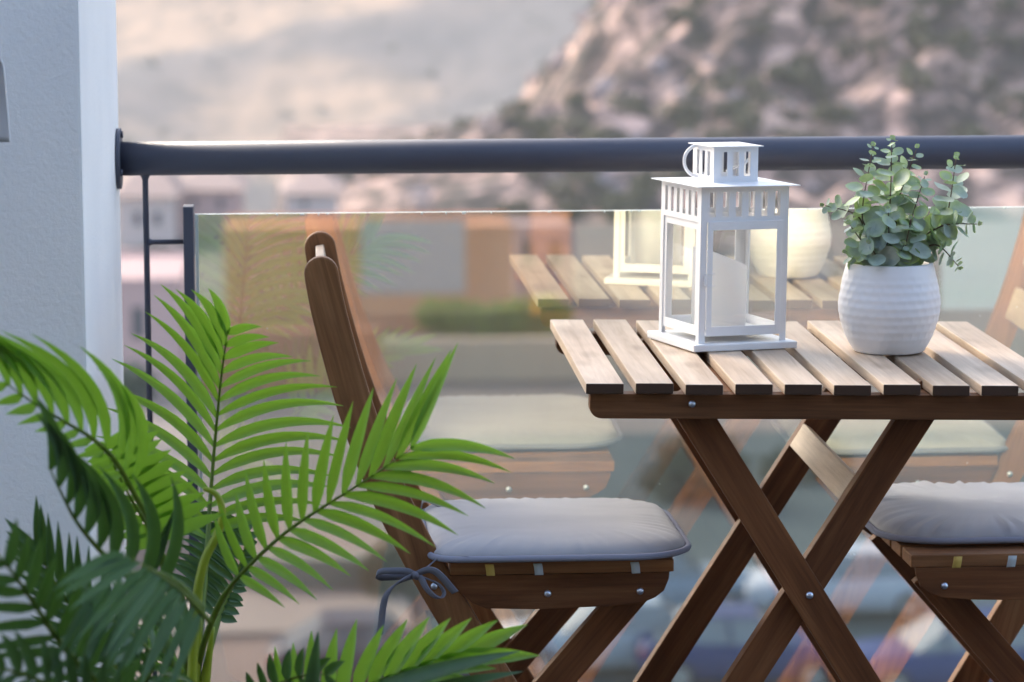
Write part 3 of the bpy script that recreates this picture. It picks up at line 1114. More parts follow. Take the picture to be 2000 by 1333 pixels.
def sprig(path, rd, big=0.0125, small=0.004, gap=0.0125, start=0.10, tipleaf=True, tone_bias=0.0):
    ps = catmull(path, 8)
    tot = sum((ps[i + 1] - ps[i]).length for i in range(len(ps) - 1))
    bm = bmesh.new()
    rad = [0.0016 * (1 - 0.65 * i / (len(ps) - 1)) for i in range(len(ps))]
    sweep(bm, ps, rad, 6)
    stem_bm = bm
    bm = bmesh.new()
    lay = bm.verts.layers.float.new('tone')
    pos, k, turn = start * tot, 0, rd.uniform(0, 3)
    while pos < tot:
        s = 0.0
        for i in range(len(ps) - 1):
            l_ = (ps[i + 1] - ps[i]).length
            if s + l_ >= pos:
                p = ps[i].lerp(ps[i + 1], (pos - s) / l_)
                t = (ps[i + 1] - ps[i]).normalized()
                break
            s += l_
        u = pos / tot
        r = (big * (0.72 + 0.5 * math.sin(math.pi * min(1, u * 1.05)))) if u < 0.84 else big * (0.85 - 0.85 * (u - 0.84) / 0.16) + small * (u - 0.84) / 0.16
        side = t.orthogonal().normalized()
        side = Matrix.Rotation(turn, 3, t) @ side
        for sg in (-1, 1):
            rr = r * rd.uniform(0.8, 1.15)
            out = (side * sg + t * rd.uniform(0.15, 0.55)).normalized()
            nrm = (t * rd.uniform(0.5, 1.1) - side * sg * rd.uniform(-0.1, 0.5) + V((rd.uniform(-.5, .5), rd.uniform(-.9, .2), rd.uniform(-.3, .5)))).normalized()
            disc_leaf(bm, p + out * (rr * 1.02 + 0.0012), nrm, out, rr, rd.uniform(0.08, 0.3), min(1, max(0, rd.gauss(0.42 + tone_bias, 0.33))), lay)
        turn += math.pi / 2 + rd.uniform(-0.35, 0.35)
        pos += gap * (0.75 + 0.5 * (1 - u)) * rd.uniform(0.85, 1.15)
        k += 1
    if tipleaf:
        t = (ps[-1] - ps[-3]).normalized()
        for a in range(3):
            d = (t + V((rd.uniform(-.5, .5), rd.uniform(-.5, .5), rd.uniform(-.2, .5)))).normalized()
            disc_leaf(bm, ps[-1] + d * 0.004, d.orthogonal(), d, 0.0028, 0.1, 0.9, lay)
    lf = obj('sprig_leaves', bm, M['euca'], pp)
    obj('sprig_stem', stem_bm, M['stem'], lf)


rd = random.Random(21)
base = V((PX, PY, PZ + 0.098))
tips = [  # (photo x, y, depth offset), mid control (x, y), leaf size
    ((1742, 275, 0.0), (1738, 400, -0.005), 0.0125), ((1705, 288, -0.005), (1684, 420, -0.015), 0.0105), ((1790, 292, 0.01), (1752, 400, 0.01), 0.0105),
    ((1868, 308, 0.0), (1846, 430, 0.01), 0.0125), ((1908, 438, -0.01), (1846, 440, -0.01), 0.0120), ((1612, 402, 0.0), (1672, 420, 0.0), 0.0095),
    ((1806, 345, -0.02), (1776, 440, -0.02), 0.0110), ((1872, 520, -0.02), (1832, 480, -0.02), 0.0090), ((1660, 440, -0.03), (1690, 480, -0.03), 0.0120),
    ((1735, 410, -0.045), (1735, 470, -0.035), 0.0130), ((1780, 430, -0.04), (1770, 475, -0.04), 0.0125), ((1690, 440, 0.03), (1710, 480, 0.02), 0.012),
    ((1655, 495, -0.02), (1680, 505, -0.02), 0.011), ((1700, 478, -0.045), (1712, 500, -0.035), 0.0120), ((1765, 480, -0.045), (1755, 500, -0.035), 0.0120),
    ((1762, 360, 0.02), (1752, 430, 0.02), 0.0110)]
for (tx_, ty_, td), (mx_, my_, md), lr in tips:
    b0 = base + V((rd.uniform(-0.02, 0.02), rd.uniform(-0.02, 0.02), 0))
    tipp = at(tx_, ty_, PY + td)
    midp = at(mx_, my_, PY + md)
    sprig([b0, b0.lerp(midp, 0.55) + V((0, 0, 0.006)), midp, tipp], rd, lr * 0.90, 0.0034, 0.0098, 0.12, True, rd.uniform(-0.12, 0.15))

# ================================================================== PALM
palm = thing('potted_palm', (-0.03, 3.12, 0.0), 'green potted palm with long feathery fronds in the lower left foreground', 'plant')
bm = bmesh.new()
lathe(bm, [(0.11, 0.0), (0.115, 0.005), (0.145, 0.20), (0.15, 0.21), (0.15, 0.225), (0.14, 0.225), (0.135, 0.19)], 40)
obj('pot', bm, mat('terracotta_pot', (0.35, 0.16, 0.09), 0.8), palm, Matrix.Translation((-0.03, 3.12, 0.0)))
CROWN = at(378, 1330, 3.12)


def leaflet(bm, lay, p0, d0, curl, ln, wid, face, tone, rd, seg=9, fold=0.22):
    """one pinna: narrow base, widest before the middle, long drawn-out tip, folded along its rib"""
    pts = []
    for i in range(seg + 1):
        s = i / seg
        pts.append(p0 + d0 * (ln * s) + curl * (ln * s * s))
    prev = None
    for i, p in enumerate(pts):
        s = i / seg
        t = (pts[min(i + 1, seg)] - pts[max(i - 1, 0)]).normalized()
        f = (face - t * face.dot(t))
        f = f.normalized() if f.length > 1e-4 else t.orthogonal().normalized()
        sd = t.cross(f)
        w = wid * (0.30 + 0.70 * min(1, s / 0.22) ** 0.8) * (1 - max(0, (s - 0.35) / 0.65) ** 1.9)
        w = max(w, wid * 0.03) / 2
        a = bm.verts.new(p - sd * w + f * (w * fold * 2))
        c = bm.verts.new(p)
        e = bm.verts.new(p + sd * w + f * (w * fold * 2))
        tn = min(1, max(0, tone + 0.55 * max(0, s - 0.6)))
        for q in (a, c, e):
            q[lay] = tn
        if prev:
            bm.faces.new((prev[0], prev[1], c, a)).smooth = True
            bm.faces.new((prev[1], prev[2], e, c)).smooth = True
        prev = (a, c, e)


def frond(path, side, n=15, len_l=0.11, len_r=None, ang=48, ang_tip=22, droop=0.35, curl=None, wid=0.0125, matk='palm_fresh', start=0.30, seed=0,
          lift=0.1, stalk_r=0.0042, prof=None, tone=0.0, label=None, rachis_mat='palm_rachis', side_r=None, fold=0.36, jitter=1.0, ang_r=None, ang_tip_r=None, droop_r=None, curl_r=None, prof_r=None, sides=(1, -1)):
    """one pinnate leaf.  path: world points of the rachis; side: vector to its 'left' in the frond's plane"""
    rd = random.Random(seed)
    ps = catmull(path, 10)
    m_ = len(ps)
    cum = [0]
    for i in range(m_ - 1):
        cum.append(cum[-1] + (ps[i + 1] - ps[i]).length)
    tot = cum[-1]
    len_r = len_r or len_l

    def atp(u):
        x_ = u * tot
        for i in range(m_ - 1):
            if cum[i + 1] >= x_:
                k = (x_ - cum[i]) / max(1e-9, cum[i + 1] - cum[i])
                return ps[i].lerp(ps[i + 1], k), (ps[min(i + 2, m_ - 1)] - ps[max(i - 1, 0)]).normalized()
        return ps[-1], (ps[-1] - ps[-3]).normalized()
    bm = bmesh.new()
    lay = bm.verts.layers.float.new('tone')
    for k in range(n):
        u0 = k / (n - 1)
        for sg in sides:
            u = start + (1 - start) * (u0 * 0.985 + (0.010 if sg < 0 else 0) * (1 - u0))
            u += rd.uniform(-0.006, 0.006) * jitter
            p, t = atp(min(1, u))
            S = V(side) if sg > 0 else (V(side_r) if side_r is not None else -V(side))
            S = (S - t * S.dot(t)).normalized()
            Nn = t.cross(V(side)).normalized()
            if Nn.y > 0:
                Nn = -Nn          # frond face towards the viewer side
            pf = prof if (sg > 0 or prof_r is None) else prof_r
            pr_ = (0.55 + 0.45 * math.sin(math.pi * min(1, 0.12 + 0.80 * u0))) if pf is None else pf(u0)
            ln = (len_l if sg > 0 else len_r) * pr_ * (1 + rd.uniform(-0.08, 0.08) * jitter)
            a0_ = ang if (sg > 0 or ang_r is None) else ang_r
            a1_ = ang_tip if (sg > 0 or ang_tip_r is None) else ang_tip_r
            a = math.radians(a0_ + (a1_ - a0_) * u0 + rd.uniform(-4, 4) * jitter)
            d0 = (t * math.cos(a) + S * math.sin(a) + Nn * (lift + rd.uniform(-0.08, 0.08) * jitter)).normalized()
            cu_ = curl if (sg > 0 or curl_r is None) else curl_r
            dr_ = droop if (sg > 0 or droop_r is None) else droop_r
            cv = (V(cu_) if cu_ is not None else V((0, 0, -1))) * (dr_ * (1 + rd.uniform(-0.3, 0.3) * jitter))
            leaflet(bm, lay, p, d0, cv, ln, wid * rd.uniform(0.88, 1.1), Nn, tone + rd.uniform(-0.1, 0.35), rd, fold=fold)
    lf = obj('frond', bm, M[matk], palm, label=label)
    bm = bmesh.new()
    rad = [stalk_r * (1.35 - 1.15 * i / (m_ - 1)) if i / (m_ - 1) > 0.25 else stalk_r * (1.6 - 1.0 * (i / (m_ - 1))) for i in range(m_)]
    sweep(bm, ps, rad, 8)
    obj('rachis', bm, M[rachis_mat], lf)
    return lf


def P(*tr):
    return [at(x_, y_, d_) for x_, y_, d_ in tr]


BASE = (378, 1345, 3.12)
# main upright frond, facing the camera
frond(P(BASE, (392, 1200, 3.15), (404, 1080, 3.18), (410, 985, 3.20), (420, 860, 3.21), (433, 730, 3.20), (445, 645, 3.18)), (-1, 0.15, 0.0), n=15, len_l=0.146, len_r=0.146, ang=56, ang_tip=12, droop=0.34,
      wid=0.0118, start=0.41, seed=1, lift=0.04, stalk_r=0.0030, side_r=(1, -0.1, 0.0), jitter=0.45, ang_r=62, ang_tip_r=38, droop_r=0.36, curl=(-0.55, -0.05, -0.75), curl_r=(0.15, -0.1, -1.0),
      prof=lambda u: 0.88 + 0.16 * math.sin(math.pi * u) - 0.34 * max(0, u - 0.8) / 0.2, prof_r=lambda u: 0.80 + 0.30 * math.sin(math.pi * min(1, u * 1.15)) - 0.46 * max(0, u - 0.55) / 0.45)
# right frond, arching towards the table
frond(P(BASE, (402, 1245, 3.08), (440, 1160, 3.05), (497, 1095, 3.02), (565, 1035, 3.00), (640, 985, 2.99), (712, 940, 2.99), (775, 897, 3.00), (808, 872, 3.0)), (-0.45, 0.1, 0.9), n=15, len_l=0.112, len_r=0.102, jitter=0.5, ang=66, ang_tip=30, droop=0.06,
      wid=0.0120, start=0.42, seed=2, lift=0.10, stalk_r=0.0024, side_r=(0.75, -0.35, -0.55), ang_r=50, ang_tip_r=22, droop_r=0.36, curl=(0.5, -0.1, -0.3), curl_r=(0.1, -0.1, -1.0),
      prof=lambda u: (0.62 + 0.62 * u) * (1 - 0.12 * max(0, u - 0.8) / 0.2), prof_r=lambda u: 0.55 + 0.65 * min(1, u * 1.5) - 0.1 * u)
# low frond along the bottom edge
bm = bmesh.new()
lay = bm.verts.layers.float.new('tone')
rd = random.Random(18)
for (xa, ya, xb, yb, w_) in ((690, 1372, 1016, 1262, 0.021), (760, 1378, 1022, 1304, 0.017), (606, 1400, 622, 1228, 0.015)):
    A_, B_ = at(xa, ya, 2.86), at(xb, yb, 2.86)
    leaflet(bm, lay, A_, (B_ - A_).normalized(), V((0, 0, -0.03)), (B_ - A_).length, w_, V((-0.1, -0.6, 0.8)), 0.05, rd, fold=0.35)
obj('broad_leaflet', bm, M['palm_dark'], palm)
frond(P((480, 1500, 3.0), (570, 1425, 2.98), (670, 1362, 2.95), (770, 1318, 2.93), (850, 1290, 2.92), (890, 1282, 2.92)), (-0.3, 0.1, 0.95), n=12, len_l=0.100, len_r=0.090, ang=58, ang_tip=16, droop=0.06, jitter=0.6,
      wid=0.0165, start=0.25, seed=3, lift=0.1, stalk_r=0.003, side_r=(0.6, -0.5, -0.3), ang_tip_r=8, prof=lambda u: 0.98 - 0.15 * u, prof_r=lambda u: 0.8 + 0.2 * u)
frond(P((430, 1480, 2.95), (470, 1400, 2.93), (530, 1345, 2.90), (590, 1320, 2.88), (640, 1318, 2.87)), (-0.6, 0.1, 0.8), n=9, len_l=0.052, len_r=0.05, ang=62, ang_tip=50, droop=0.25,
      wid=0.0105, matk='palm_dark', start=0.35, seed=4, lift=0.1, stalk_r=0.0025)
# big frond arching over to the left, backlit; its long leaflets all sweep to the left
frond(P(BASE, (340, 1180, 3.02), (300, 1040, 2.96), (262, 965, 2.92), (224, 900, 2.88), (182, 858, 2.85), (128, 825, 2.82), (70, 790, 2.79), (10, 748, 2.76)), (0.7, 0.1, 0.7), n=11, len_l=0.196, len_r=0.03, ang=38, ang_tip=30, droop=0.44,
      wid=0.0118, start=0.60, seed=5, lift=0.05, stalk_r=0.0032, side_r=(-0.7, 0.2, -0.6), prof=lambda u: 1.0 - 0.15 * u, curl=(-1.0, 0, -0.42), curl_r=(-0.5, 0, -0.8), jitter=0.5)
# dark frond in front of it
frond(P((345, 1370, 2.9), (318, 1230, 2.84), (262, 1142, 2.80), (195, 1075, 2.76), (150, 1020, 2.73), (118, 960, 2.70), (95, 910, 2.68)), (0.9, 0.1, 0.45), n=10, len_l=0.165, sides=(1,), ang=56, ang_tip=30, droop=0.42,
      wid=0.0140, matk='palm_dark', start=0.40, seed=6, lift=0.05, stalk_r=0.003, side_r=(-0.8, 0.1, -0.2), prof=lambda u: 1.0 - 0.42 * u, curl=(-1.0, 0, -0.12), jitter=0.5)
# bright folded frond, its overlapping leaflets pointing to the right
frond(P((366, 1345, 3.1), (362, 1200, 3.06), (328, 1115, 3.04), (292, 1035, 3.02), (262, 985, 3.0), (230, 925, 2.98), (206, 872, 2.96)), (0.9, 0.05, 0.25), n=10, len_l=0.078, len_r=0.03, ang=86, ang_tip=66, droop=0.10,
      wid=0.0200, start=0.60, seed=8, lift=0.04, stalk_r=0.0026, side_r=(-0.8, 0.1, -0.4), prof=lambda u: 1.0 - 0.25 * u, curl=(0, 0, -1), fold=0.12, tone=0.0, jitter=0.4)
# bare hooked stalk
bm = bmesh.new()
ps = catmull(P((374, 1345, 3.05), (382, 1190, 3.06), (398, 1100, 3.065), (424, 1045, 3.07), (434, 1005, 3.07), (428, 975, 3.07), (414, 960, 3.07), (398, 955, 3.072)), 8)
sweep(bm, ps, [0.0052 * (1 - 0.55 * (i / (len(ps) - 1)) ** 1.5) for i in range(len(ps))], 12)
obj('stalk', bm, M['palm_stalk'], palm, label='bare yellow green stalk hooked over at its tip')
# furled dark spear
bm = bmesh.new()
lay = bm.verts.layers.float.new('tone')
rd = random.Random(8)
for k in range(2):
    leaflet(bm, lay, at(264 + 6 * k, 1150, 2.95), (at(336, 985, 2.95) - at(266, 1150, 2.95)).normalized(), V((0.06, 0, 0.03 * k)), 0.088 - 0.008 * k, 0.012, V((0.7, -0.6, 0.2)), 0.0, rd, fold=0.7)
obj('spear_leaf', bm, M['palm_dark'], palm)
# dark frond behind, right of the crown
frond(P((392, 1345, 3.2), (425, 1215, 3.24), (460, 1130, 3.26), (480, 1060, 3.27), (470, 1020, 3.28)), (-1, 0, 0.25), n=14, len_l=0.105, len_r=0.02, ang=70, ang_tip=60, droop=0.25, wid=0.0115, matk='palm_dark', start=0.42, seed=9, lift=0.05, stalk_r=0.0026, prof=lambda u: 1 - 0.3 * u, curl=(0, 0, -1))
# grey-green blurred frond near the camera, leaflets hanging like fingers
frond(P((410, 1215, 2.56), (365, 1165, 2.54), (322, 1130, 2.52), (282, 1105, 2.50), (240, 1082, 2.48)), (-0.35, -0.1, -0.9), n=12, len_l=0.084, ang=104, ang_tip=22, droop=0.30, wid=0.0115, matk='palm_dark', start=0.12, seed=10, lift=0.12,
      stalk_r=0.0018, tone=0.5, sides=(1,), prof=lambda u: 0.75 + 0.35 * u, curl=(-0.1, 0, -1), fold=0.12)
frond(P((400, 1190, 2.60), (350, 1140, 2.60), (300, 1115, 2.60), (250, 1120, 2.58), (200, 1135, 2.56)), (-0.35, -0.1, -0.9), n=9, len_l=0.075, ang=80, ang_tip=30, droop=0.35, wid=0.0115, matk='palm_dark', start=0.25, seed=17, lift=0.12,
      stalk_r=0.0016, tone=0.3, sides=(1,), prof=lambda u: 1.0, curl=(-0.1, 0, -1), fold=0.12)
# low left frond crossing the corner
frond(P((330, 1420, 2.75), (240, 1370, 2.68), (165, 1310, 2.62), (110, 1245, 2.58), (60, 1170, 2.55), (10, 1100, 2.52), (-50, 1040, 2.5)), (0.85, 0.1, 0.5), n=17, len_l=0.088, len_r=0.080, ang=52, ang_tip=30, droop=0.15, wid=0.0125, matk='palm_dark', start=0.12, seed=12, lift=0.1,
      stalk_r=0.0034, side_r=(-0.8, 0, -0.55))
frond(P((350, 1400, 3.0), (250, 1330, 2.98), (190, 1255, 2.97), (140, 1185, 2.96), (100, 1125, 2.95), (72, 1070, 2.95)), (0.8, 0.1, 0.5), n=13, len_l=0.085, len_r=0.07, ang=50, ang_tip=20, droop=-0.05, wid=0.0095, matk='palm_dark', start=0.2, seed=13, lift=0.1, stalk_r=0.0028, side_r=(-0.7, 0, 0.35))
frond(P((300, 1480, 2.6), (200, 1400, 2.56), (110, 1345, 2.53), (20, 1310, 2.5), (-60, 1300, 2.48)), (0.2, 0, 1), n=14, len_l=0.07, len_r=0.07, ang=60, ang_tip=35, droop=0.2, wid=0.011, matk='palm_dark', start=0.1, seed=14, lift=0.1, stalk_r=0.003)
frond(P((330, 1450, 2.85), (270, 1370, 2.82), (300, 1290, 2.8), (240, 1225, 2.78), (170, 1190, 2.76)), (0.3, 0, -1), n=14, len_l=0.075, len_r=0.07, ang=58, ang_tip=35, droop=0.3, wid=0.011, matk='palm_dark', start=0.1, seed=15, lift=0.1, stalk_r=0.003, side_r=(-0.3, 0, 1))
# small back stalks
for i_, (x_, y_) in enumerate(((298, 1240), (330, 1300))):
    frond(P((350 - 20 * i_, 1400, 3.02), (345 - 20 * i_, 1330, 3.02), (318, 1270, 3.02), (x_, y_ - 30, 3.03)), (-0.8, 0, 0.4), n=5, len_l=0.03, ang=40, ang_tip=20, droop=0.3, wid=0.008, start=0.6, seed=30 + i_, stalk_r=0.003)
# sheathing stalk bases
for a_, c_, r_ in (((352, 1420), (362, 1200), 0.0085), ((372, 1420), (392, 1150), 0.0090), ((388, 1420), (416, 1225), 0.0080), ((360, 1420), (330, 1230), 0.0070)):
    bm = bmesh.new()
    ps = catmull([at(a_[0], a_[1], 3.10), at((a_[0] * 0.6 + c_[0] * 0.4), (a_[1] + c_[1]) / 2 + 20, 3.10), at(c_[0], c_[1], 3.10)], 8)
    sweep(bm, ps, [r_ * (1.25 - 1.0 * i / (len(ps) - 1)) for i in range(len(ps))], 12)
    obj('stalk_base', bm, M['palm_stalk'], palm)
bm = bmesh.new()
sweep(bm, [V((-0.03, 3.12, 0.2)), V((-0.03, 3.12, 0.3)), at(370, 1440, 3.10), at(372, 1370, 3.10)], [0.022, 0.02, 0.016, 0.012], 14)
obj('trunk', bm, M['palm_stalk'], palm)

# ================================================================== FAR SETTING
ZS = -13.5


def heightfield(name, xs, ys, zf, material):
    bm = bmesh.new()
    g = [[bm.verts.new((x_, y_, zf(x_, y_))) for x_ in xs] for y_ in ys]
    for j in range(len(ys) - 1):
        for i in range(len(xs) - 1):
            bm.faces.new((g[j][i], g[j][i + 1], g[j + 1][i + 1], g[j + 1][i])).smooth = True
    return tag(obj(name, bm, material), None, None, kind='structure')


def lin(a, b_, n):
    return [a + (b_ - a) * i / n for i in range(n + 1)]


def fbm(x_, y_, s=1.0, o=5, z_=0.0):
    return noise.fractal(V((x_ * s, y_ * s, z_)), 1.0, 2.1, o)


mt = mat('village_ground', (0.4, 0.36, 0.32), 0.95)
vv = coords(mt, rnd=False)
f1 = noise_tex(mt, vv, 0.10, 4)
L(mt, ramp(mt, f1, [(0.3, (0.12, 0.105, 0.092)), (0.5, (0.18, 0.145, 0.122)), (0.7, (0.125, 0.12, 0.092))]), mt.node_tree.nodes['Principled BSDF'].inputs['Base Color'])


def gz(x_, y_):
    return ZS if y_ < 142 else ZS - min(70, (y_ - 142) * 0.28)


heightfield('ground', lin(-300, 300, 40), lin(4.5, 142, 20) + lin(150, 420, 12), gz, mt)

mt = mat('far_hillside_sunlit_earth', (0.5, 0.43, 0.36), 0.95)
tcn = N(mt, 'ShaderNodeTexCoord')
mpn = N(mt, 'ShaderNodeMapping')
mpn.inputs['Rotation'].default_value = (0, 0, math.radians(38))
mpn.inputs['Scale'].default_value = (0.35, 1.0, 1.0)
L(mt, tcn.outputs['Object'], mpn.inputs['Vector'])
f1 = noise_tex(mt, mpn.outputs[0], 0.0125, 5, 0.52, 1.2)
vv = coords(mt, (1, 1, 1), rnd=False)
f2 = noise_tex(mt, vv, 0.11, 5, 0.65)
c = ramp(mt, f1, [(0.41, (0.10, 0.090, 0.086)), (0.49, (0.19, 0.148, 0.118)), (0.55, (0.46, 0.31, 0.195))])  # dry earth with peach sunlit and dull shaded patches painted in
c = mixc(mt, 0.75, c, ramp(mt, f2, [(0.38, (0.42, 0.44, 0.42)), (0.60, (1.2, 1.15, 1.1))]), 'MULTIPLY')
L(mt, c, mt.node_tree.nodes['Principled BSDF'].inputs['Base Color'])


def fz(x_, y_):
    base_ = -85 + max(0, (y_ - 420)) * 0.16 + 0.00004 * max(0, y_ - 420) ** 2
    return base_ + 30 * fbm(x_, y_, 0.0065, 4) * min(1, max(0, (y_ - 380) / 200))


heightfield('far_hillside', lin(-700, 900, 110), lin(380, 2200, 120), fz, mt)

mt = mat('rocky_hill_stone', (0.4, 0.35, 0.33), 0.95)
vv = coords(mt, rnd=False)
f1 = noise_tex(mt, vv, 0.50, 5, 0.60, 0.6)
f2 = noise_tex(mt, vv, 0.16, 3, 0.5)
f3 = noise_tex(mt, vv, 1.4, 4, 0.6)
c = ramp(mt, f1, [(0.41, (0.026, 0.021, 0.014)), (0.47, (0.095, 0.064, 0.050)), (0.54, (0.23, 0.158, 0.132)), (0.62, (0.58, 0.40, 0.325))])
c = mixc(mt, 0.5, c, ramp(mt, f2, [(0.35, (0.75, 0.70, 0.80)), (0.6, (1.1, 1.0, 0.92))]), 'MULTIPLY')
c = mixc(mt, 0.5, c, ramp(mt, f3, [(0.35, (0.6, 0.6, 0.6)), (0.65, (1.2, 1.2, 1.2))]), 'MULTIPLY')
L(mt, c, mt.node_tree.nodes['Principled BSDF'].inputs['Base Color'])
HX, HY, HR, HH = 48.0, 192.0, 37.0, 45.0


def rz(x_, y_):
    d = math.hypot((x_ - HX) / 1.0, (y_ - HY) / 1.05)
    h = HH * max(0.0, 1 - d / HR) ** 0.95
    d2 = math.hypot((x_ - 36) / 37.0, (y_ - 172) / 27.0)
    h = max(h, 11.0 * max(0.0, 1 - d2))
    if h <= 0:
        return ZS - 1.5
    nz = 2.6 * fbm(x_, y_, 0.16, 6, 3.1) + 1.4 * abs(noise.noise(V((x_ * 0.35, y_ * 0.35, 1.7))))
    return ZS - 1.5 + h + nz * min(1, h / 4)


heightfield('rocky_hill', lin(-2, 100, 170), lin(143, 232, 150), rz, mt)

M['scrub'] = leafmat('hill_scrub', (0.040, 0.044, 0.022), (0.075, 0.074, 0.034), 0.1, (0.06, 0.07, 0.02), 0.8, 0.2, 0.8)
M['hedge_leaf'] = leafmat('hedge_leaf', (0.11, 0.16, 0.02), (0.19, 0.24, 0.04), 0.25, (0.25, 0.33, 0.03), 0.7, 0.3, 0.8)
M['bush_leaf'] = leafmat('dark_bush_leaf', (0.022, 0.045, 0.030), (0.045, 0.07, 0.045), 0.1, (0.05, 0.1, 0.03), 0.7, 0.3, 0.8)


def leafcloud(bm, lay, c, rx, ry, rz_, n, size, rd):
    for _ in range(n):
        u = V((rd.gauss(0, 1), rd.gauss(0, 1), rd.gauss(0, 1))).normalized()
        k = rd.uniform(0.35, 1.0) ** 0.5
        lump = 0.8 + 0.35 * noise.noise(u * 2.2 + V(c) * 0.7)
        p = V(c) + V((u.x * rx, u.y * ry, u.z * rz_)) * k * lump
        a = V((rd.uniform(-1, 1), rd.uniform(-1, 1), rd.uniform(-1, 1))).normalized()
        b2 = a.orthogonal().normalized()
        s = size * rd.uniform(0.6, 1.3)
        vs = [bm.verts.new(p + a * s * 0.5), bm.verts.new(p + b2 * s * 0.3), bm.verts.new(p - a * s * 0.5), bm.verts.new(p - b2 * s * 0.3)]
        tn = rd.uniform(0, 1)
        for q in vs:
            q[lay] = tn
        bm.faces.new(vs)


# scrub and boulders of the rocky hill: far, uncountable
rd = random.Random(31)
bm = bmesh.new()
lay = bm.verts.layers.float.new('tone')
for _ in range(1700):
    x_, y_ = rd.uniform(0, 85), rd.uniform(145, 200)
    z_ = rz(x_, y_)
    if z_ < ZS - 0.9:
        continue
    if noise.noise(V((x_ * 0.09, y_ * 0.09, 5))) < -0.12:
        continue
    r_ = rd.uniform(0.4, 1.25)
    leafcloud(bm, lay, (x_, y_, z_ + r_ * 0.35), r_, r_, r_ * 0.7, 46, r_ * 0.6, rd)
tag(obj('hillside_scrub', bm, M['scrub']), 'dark olive scrub dotted over the rocky hill', 'scrub', kind='stuff')


def boulder(bm, c, r, rd):
    t = bmesh.ops.create_icosphere(bm, subdivisions=2, radius=1)
    sc = V((rd.uniform(0.8, 1.3), rd.uniform(0.7, 1.1), rd.uniform(0.5, 0.9))) * r
    off = rd.uniform(0, 50)
    for q in t['verts']:
        k = 1 + 0.35 * noise.noise(q.co * 1.6 + V((off, 0, 0)))
        q.co = V((q.co.x * sc.x * k, q.co.y * sc.y * k, q.co.z * sc.z * k)) + V(c)


M['boulder'] = mat('pale_boulder', (0.5, 0.42, 0.4), 0.95)
vv = coords(M['boulder'], rnd=False)
f1 = noise_tex(M['boulder'], vv, 0.3, 3)
L(M['boulder'], ramp(M['boulder'], f1, [(0.35, (0.18, 0.155, 0.165)), (0.5, (0.29, 0.225, 0.215)), (0.65, (0.35, 0.25, 0.20))]), M['boulder'].node_tree.nodes['Principled BSDF'].inputs['Base Color'])
bm = bmesh.new()
for _ in range(420):
    x_, y_ = rd.uniform(2, 85), rd.uniform(145, 200)
    z_ = rz(x_, y_)
    if z_ < ZS - 0.9:
        continue
    boulder(bm, (x_, y_, z_), rd.choice((0.3, 0.35, 0.45, 0.6, 0.9)) * rd.uniform(0.7, 1.2), rd)
tag(obj('hillside_rocks', bm, M['boulder']), 'pale pinkish rocks scattered over the rocky hill', 'rocks', kind='stuff')

bm = bmesh.new()
lay = bm.verts.layers.float.new('tone')
for _ in range(600):
    y_ = rd.uniform(430, 1300)
    x_ = y_ * rd.uniform(-0.075, 0.11)
    if noise.noise(V((x_ * 0.02, y_ * 0.012, 9))) < -0.1:
        continue
    r_ = rd.uniform(0.8, 2.2)
    leafcloud(bm, lay, (x_, y_, fz(x_, y_) + r_ * 0.4), r_, r_, r_ * 0.7, 14, r_ * 0.9, rd)
tag(obj('far_scrub', bm, M['scrub']), 'faint scrub on the hazy far slope', 'scrub', kind='stuff')

# ---- street, kerb, pavement
M['asphalt'] = mat('asphalt', (0.095, 0.10, 0.105), 0.95, 0.15)
vv = coords(M['asphalt'], rnd=False)
L(M['asphalt'], ramp(M['asphalt'], noise_tex(M['asphalt'], vv, 0.5, 5), [(0.35, (0.040, 0.066, 0.070)), (0.65, (0.06, 0.088, 0.092))]), M['asphalt'].node_tree.nodes['Principled BSDF'].inputs['Base Color'])
M['concrete'] = mat('pale_concrete', (0.27, 0.215, 0.175), 0.9)
M['earth'] = mat('reddish_earth', (0.34, 0.25, 0.20), 0.95)
vv = coords(M['earth'], rnd=False)
L(M['earth'], ramp(M['earth'], noise_tex(M['earth'], vv, 0.4, 5), [(0.35, (0.15, 0.102, 0.08)), (0.65, (0.215, 0.15, 0.12))]), M['earth'].node_tree.nodes['Principled BSDF'].inputs['Base Color'])


def slab(name, x0, x1, y0, y1, z0, z1, m, kind='structure', bev=0):
    bm = bmesh.new()
    box(bm, (x0, y0, z0), (x1, y1, z1), bev)
    return tag(obj(name, bm, m), None, None, kind=kind)


slab('street', 2.0, 120, 44, 84, ZS, ZS + 0.02, M['asphalt'])
slab('parking_lot', -120, 1.99, 44, 60.2, ZS, ZS + 0.02, M['earth'])
slab('pavement', -120, 1.99, 60.3, 64.1, ZS, ZS + 0.14, M['concrete'])

# ---- buildings
M['salmon'] = mat('salmon_render', (0.52, 0.27, 0.17), 0.9)
vv = coords(M['salmon'], rnd=False)
L(M['salmon'], ramp(M['salmon'], noise_tex(M['salmon'], vv, 0.35, 4), [(0.35, (0.56, 0.215, 0.095)), (0.65, (0.66, 0.30, 0.155))]), M['salmon'].node_tree.nodes['Principled BSDF'].inputs['Base Color'])
M['greypanel'] = mat('grey_shutter', (0.46, 0.385, 0.36), 0.8)
M['cream'] = mat('cream_render', (0.46, 0.38, 0.355), 0.9)
M['pinkr'] = mat('pink_render', (0.42, 0.28, 0.26), 0.9)
M['tile'] = mat('roof_tile', (0.27, 0.19, 0.165), 0.85)
M['win'] = mat('far_window', (0.06, 0.07, 0.08), 0.15)
M['greenwall'] = mat('mossy_wall', (0.12, 0.155, 0.13), 0.9)
M['greige'] = mat('greige_wall', (0.52, 0.38, 0.26), 0.9)


